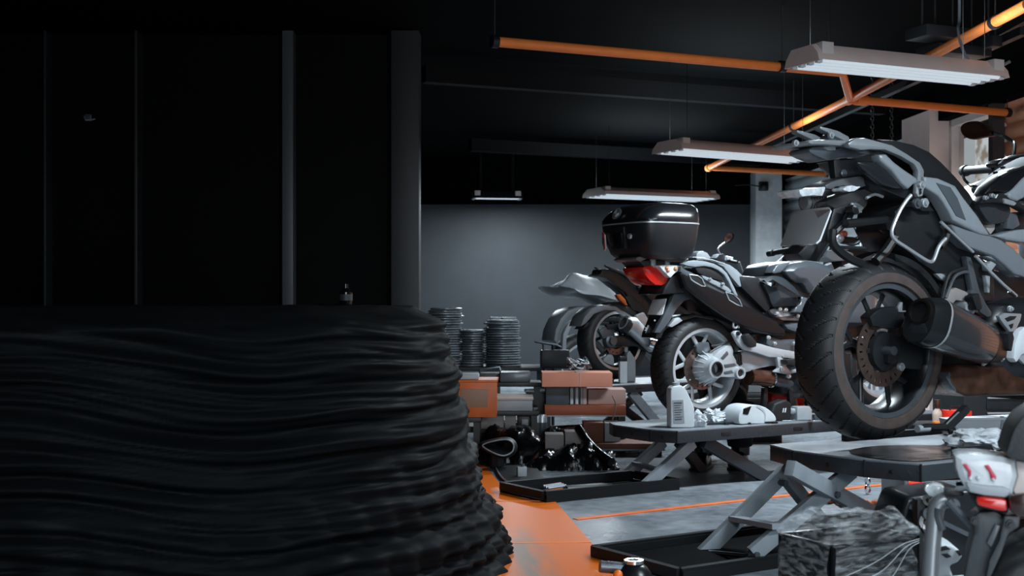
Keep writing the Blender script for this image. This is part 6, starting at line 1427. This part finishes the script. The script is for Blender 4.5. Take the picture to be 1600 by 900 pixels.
# cable bundle at the end of the middle lift's base
p = atz(868, 777, 0); t = thing('cable_bundle', 'bundle of shiny hose ends on the floor left of the middle lift base', 'cable', (p.x, p.y, 0), .3)
rnd = random.Random(8)
for k in range(9):
    y = -.05+.0125*k; q = MB(); z = .012+.02*(k % 3); q.tube([(-.05, y, z), (.05, y+.004, z+.01)], .008, 8); q.build('hose_end', [CHROME, STEEL, SILV, mat('hose_orange', 'b86a3c', .4)][3 if k == 4 else k % 3], t)
q = MB(); q.tube([(.045, -.03, .03), (.25, .0, .03), (.32, .03, .02)], .035, 10); q.build('hose_wrap', BLK, t)
# black pump at the near end of the nearest lift's base
p = atz(990, 915, 0); t = thing('hydraulic_pump', 'black hydraulic pump on the floor beside the orange strip at the bottom edge', 'pump', (p.x, p.y, 0), .5)
q = MB(); q.lathe([(0, 0), (.07, 0), (.075, .02), (.06, .05), (.045, .07), (.03, .08), (0, .08)], (0, 0, 0), (0, 0, 1), 26); q.build('pump_body', GLOSS, t)
q = MB(); q.cyl((-.03, .02, .06), (-.11, .05, .07), .022, 16); q.build('motor', STEEL, t); q = MB(); q.lathe([(.02, 0), (.036, .0), (.036, .012), (.02, .012)], (.0, -.0, .08), (0, 0, 1), 18); q.build('ring', CHROME, t)
q = MB(); q.ball((-.08, -.02, .05), .018); q.build('valve', ORANGE, t)
# black tubular trolley frame and a tangle of wire near the covered motorcycle
c = atd(860, 580, 10.6); t = thing('trolley_frame', 'black tubular frame in front of the sheeted motorcycle', 'frame', (c.x, 10.6, 0), .1)
def tf(u, v, Y=10.6): 
    x0, y0, s_ = CROPS['K6']; return atd(x0+u/s_, y0+v/s_, Y)-V((c.x, 10.6, 0))
q = MB(); q.tube([tf(-20, 545), tf(30, 556), tf(120, 570), tf(150, 585)], .010); q.tube([tf(36, 560), tf(40, 650)], .010); q.build('upper_tube', STEEL, t)
q = MB(); a_ = tf(98, 570); q.tube([a_, V((a_.x, a_.y, 0.0))], .014); q.build('upright', BLK, t)
q = MB(); q.box(tf(110, 660)-V((0, 0, .0)), (.24, .1, .16), bev=.02); q.build('motor_box', BLK, t)
q = MB(); a_ = tf(40, 650); q.tube([a_, V((a_.x, a_.y, 0))], .014); q.build('upright', BLK, t)
zt = zb1+.126+.096
c = atd(905, 578, 8.75); t = thing('wire_tangle', 'tangle of pale and dark wires on the long salmon carton', 'wire', (c.x, 8.8, zt), 0)
rnd = random.Random(21)
for k in range(7):
    a0 = rnd.uniform(0, 6); q = MB(); pts = [V((.09*math.cos(a0+i*1.1)*rnd.uniform(.4, 1), .05*math.sin(a0+i*1.3), .012+.10*abs(math.sin(i*.9+k))*rnd.uniform(.3, 1))) for i in range(6)]
    q.tube(crom(pts, 5), .005, 6, True); q.build('wire', [WHITEP, BLK, STEEL, PAPER][k % 4], t)

# ================================================================== mechanic crouching behind the middle lift
fp = Frame((1.36, 8.42, 0), 250)
t = thing('person', 'person in dark trousers and black boots crouching behind the middle lift', 'person', fp.O, fp.a)
fl_, frt = atd(1099, 736, 7.83), atd(1157, 735, 7.86)
def loc_(p_): return fp.loc(p_)
AL, AR = loc_(V((fl_.x, fl_.y, .09))), loc_(V((frt.x, frt.y, .09)))
me = bpy.data.meshes.new('body'); vs, es, rr = [], [], []
def jv(p_, r_, par=None):
    vs.append(V(p_)); rr.append(r_)
    if par is not None: es.append((par, len(vs)-1))
    return len(vs)-1
hip = V((-.16, 0, .40)); pv = jv(hip, .14); sp1 = jv(hip+V((.06, 0, .18)), .13, pv); ch_ = jv(hip+V((.16, 0, .34)), .15, sp1); nk = jv(hip+V((.25, 0, .46)), .055, ch_); hd = jv(hip+V((.29, 0, .53)), .085, nk); hd2 = jv(hip+V((.30, 0, .62)), .08, hd)
for s_, A in ((1, AL), (-1, AR)):
    if (AL.y-AR.y)*s_ < 0 and False: pass
    h_ = jv(hip+V((.02, s_*.11, 0)), .095, pv); kn = V(((A.x+hip.x)/2+.20, A.y*.9+s_*.02, .44)); k_ = jv(kn, .066, h_); sh_ = jv(kn.lerp(A, .5)+V((-.02, 0, 0)), .06, k_); an = jv(A, .05, sh_)
    shd = jv(hip+V((.17, s_*.19, .36)), .062, ch_); el = jv(hip+V((.24, s_*.26, .13)), .045, shd); wr = jv(hip+V((.36, s_*.17, .20)), .03, el); hn = jv(hip+V((.43, s_*.14, .21)), .036, wr)
    for f_ in range(4):
        k1 = jv(hip+V((.48, s_*(.115+.018*f_), .215)), .010, hn); jv(hip+V((.51, s_*(.113+.018*f_), .195)), .009, k1)
    tb = jv(hip+V((.455, s_*.10, .23)), .011, hn); jv(hip+V((.49, s_*.085, .225)), .010, tb)
me.from_pydata(vs, es, []); bo = bpy.data.objects.new('body', me); col.objects.link(bo); bo.parent = t
skm = bo.modifiers.new('skin', 'SKIN'); sub = bo.modifiers.new('sub', 'SUBSURF'); sub.levels = sub.render_levels = 2
for i, v in enumerate(me.skin_vertices[0].data): v.radius = (rr[i], rr[i]); v.use_root = (i == 0)
me.materials.append(mat('work_clothes_dark', '16181b', .8, bump=.3, bscale=60))
for nm_, A in (('left', AL), ('right', AR)):
    q = MB(); R_ = []
    for x_, w_, h_ in ((-.08, .03, .05), (-.07, .042, .085), (-.02, .044, .12), (.04, .046, .10), (.10, .052, .075), (.15, .048, .06), (.18, .03, .04)):
        R_.append([V((A.x+x_+.02, A.y+w_*math.cos(a), max(.0, .004+h_*.5+h_*.5*math.sin(a)))) for a in [2*PI*i/16 for i in range(16)]])
    q.loft(R_); q.lathe([(.056, .08), (.058, .15), (.052, .155)], (A.x, A.y, 0), (0, 0, 1), 18); bt = q.build('boot', mat('boot_leather', '0d0e10', .28, coat=.2), t)
    q = MB(); q.box((A.x+.06, A.y, .010), (.27, .10, .02), bev=.008); q.build('boot_sole', RUB, bt)
    q = MB(); q.lathe([(.075, .14), (.082, .2), (.085, .34), (.09, .40)], (A.x, A.y, 0), (.12, 0, 1), 18); q.build('trouser_leg', mat('trouser_dark', '131518', .85, bump=.3, bscale=40), t)
q = MB(); hc_ = hip+V((.295, 0, .60)); q.ball(hc_+V((-.012, 0, .035)), (.098, .086, .09)); q.build('hair', mat('hair_black', '0c0a09', .5), t)
q = MB(); q.ball(hc_+V((.09, 0, -.01)), (.018, .012, .02)); q.build('nose', mat('skin', 'a87f6c', .5), t)

# ================================================================== big dark covered heap in the left foreground
hcx, hcy = -1.72, 5.1
COV = mat('dark_cover_fabric', '06080a', .62, spec=.06, rvar=.12, vscale=6, stretch=(1, 1, 8))
q = MB(); nu, nv = 420, 150; rows = []
for j in range(nv+1):
    s_ = j/nv
    if s_ < .85: u_ = s_/.85; z = .995*u_
    else: u_ = 1; z = .995
    base = 1.72-.20*min(1, u_*2.2)**.8*.9-.11*max(0, u_-.55)/.45-.10*max(0, u_-.93)/.07
    row = []
    for i in range(nu):
        a = 2*PI*i/nu; ca_, sa_ = math.cos(a), math.sin(a)
        if s_ < .85:
            sag = .10*math.cos(a*2+.6)+.06*noise.noise(V((ca_*2, sa_*2, 0)))
            zz = z*17+sag*11
            f_ = noise.noise(V((ca_*1.3, sa_*1.3, zz*1.15)))*.045+noise.noise(V((ca_*2.2, sa_*2.2, zz*3.1)))*.022+abs(noise.noise(V((ca_*3, sa_*3, zz*1.9+5))))*.03
            fall = max(0, .55-u_)/.55
            f_ += .014*fall*math.sin(a*64+z*9+3*noise.noise(V((ca_*3, sa_*3, z*3))))
            r_ = base+f_*(1 if u_ < .95 else .4); zf = z + noise.noise(V((ca_*4, sa_*4, z*6)))*.012*(u_ > .1)
        else:
            k = (s_-.85)/.15; r_ = (base)*(1-k)+.02; zf = .995+.012*noise.noise(V((ca_*r_*3, sa_*r_*3, 2)))-.02*k
        row.append(q.bm.verts.new((r_*ca_, r_*sa_, max(0, zf))))
    rows.append(row)
for a, b_ in zip(rows, rows[1:]):
    for i in range(nu): q.bm.faces.new((a[i], a[(i+1) % nu], b_[(i+1) % nu], b_[i]))
q.bm.faces.new(rows[-1]); q.bm.faces.new(rows[0][::-1])
tag(q.build('covered_heap', COV, sharp=180, loc=(hcx, hcy, 0)), 'large round heap under a dark wrinkled cover filling the left foreground', 'heap')
# small dark things on the heap's far side by the partition
p = atd(540, 462, 6.2); t = thing('glass_bottle', 'small dark glass bottle standing on the covered heap before the partition', 'bottle', (p.x, 6.2, 1.0), 0)
q = MB(); q.lathe([(0, 0), (.03, 0), (.032, .01), (.032, .06), (.012, .08), (.012, .1), (0, .1)], (0, 0, 0), (0, 0, 1), 18); q.build('bottle', mat('dark_glass', '0a0c0e', .08), t)
q = MB(); q.lathe([(.0335, .02), (.0335, .05)], (0, 0, 0), (0, 0, 1), 18); q.build('label', mat('dim_label', '2c3033', .5), t)
for lab, (px, py) in (('small chrome hook on the black panel, the lower left one', (137, 188)), ('small chrome hook on the black panel, near the top', (369, 10))):
    p = atd(px, py, 9.22); t = thing('wall_hook', lab, 'hook', (p.x, 9.235, p.z), 0)
    q = MB(); q.tube([(-.03, 0, .03), (-.01, -.03, .0), (.03, -.035, .0), (.05, -.01, .01)], .006); q.build('hook', SILV, t); q = MB(); q.box((0, -.004, .02), (.05, .008, .05), bev=.003); q.build('plate', STEEL, t)
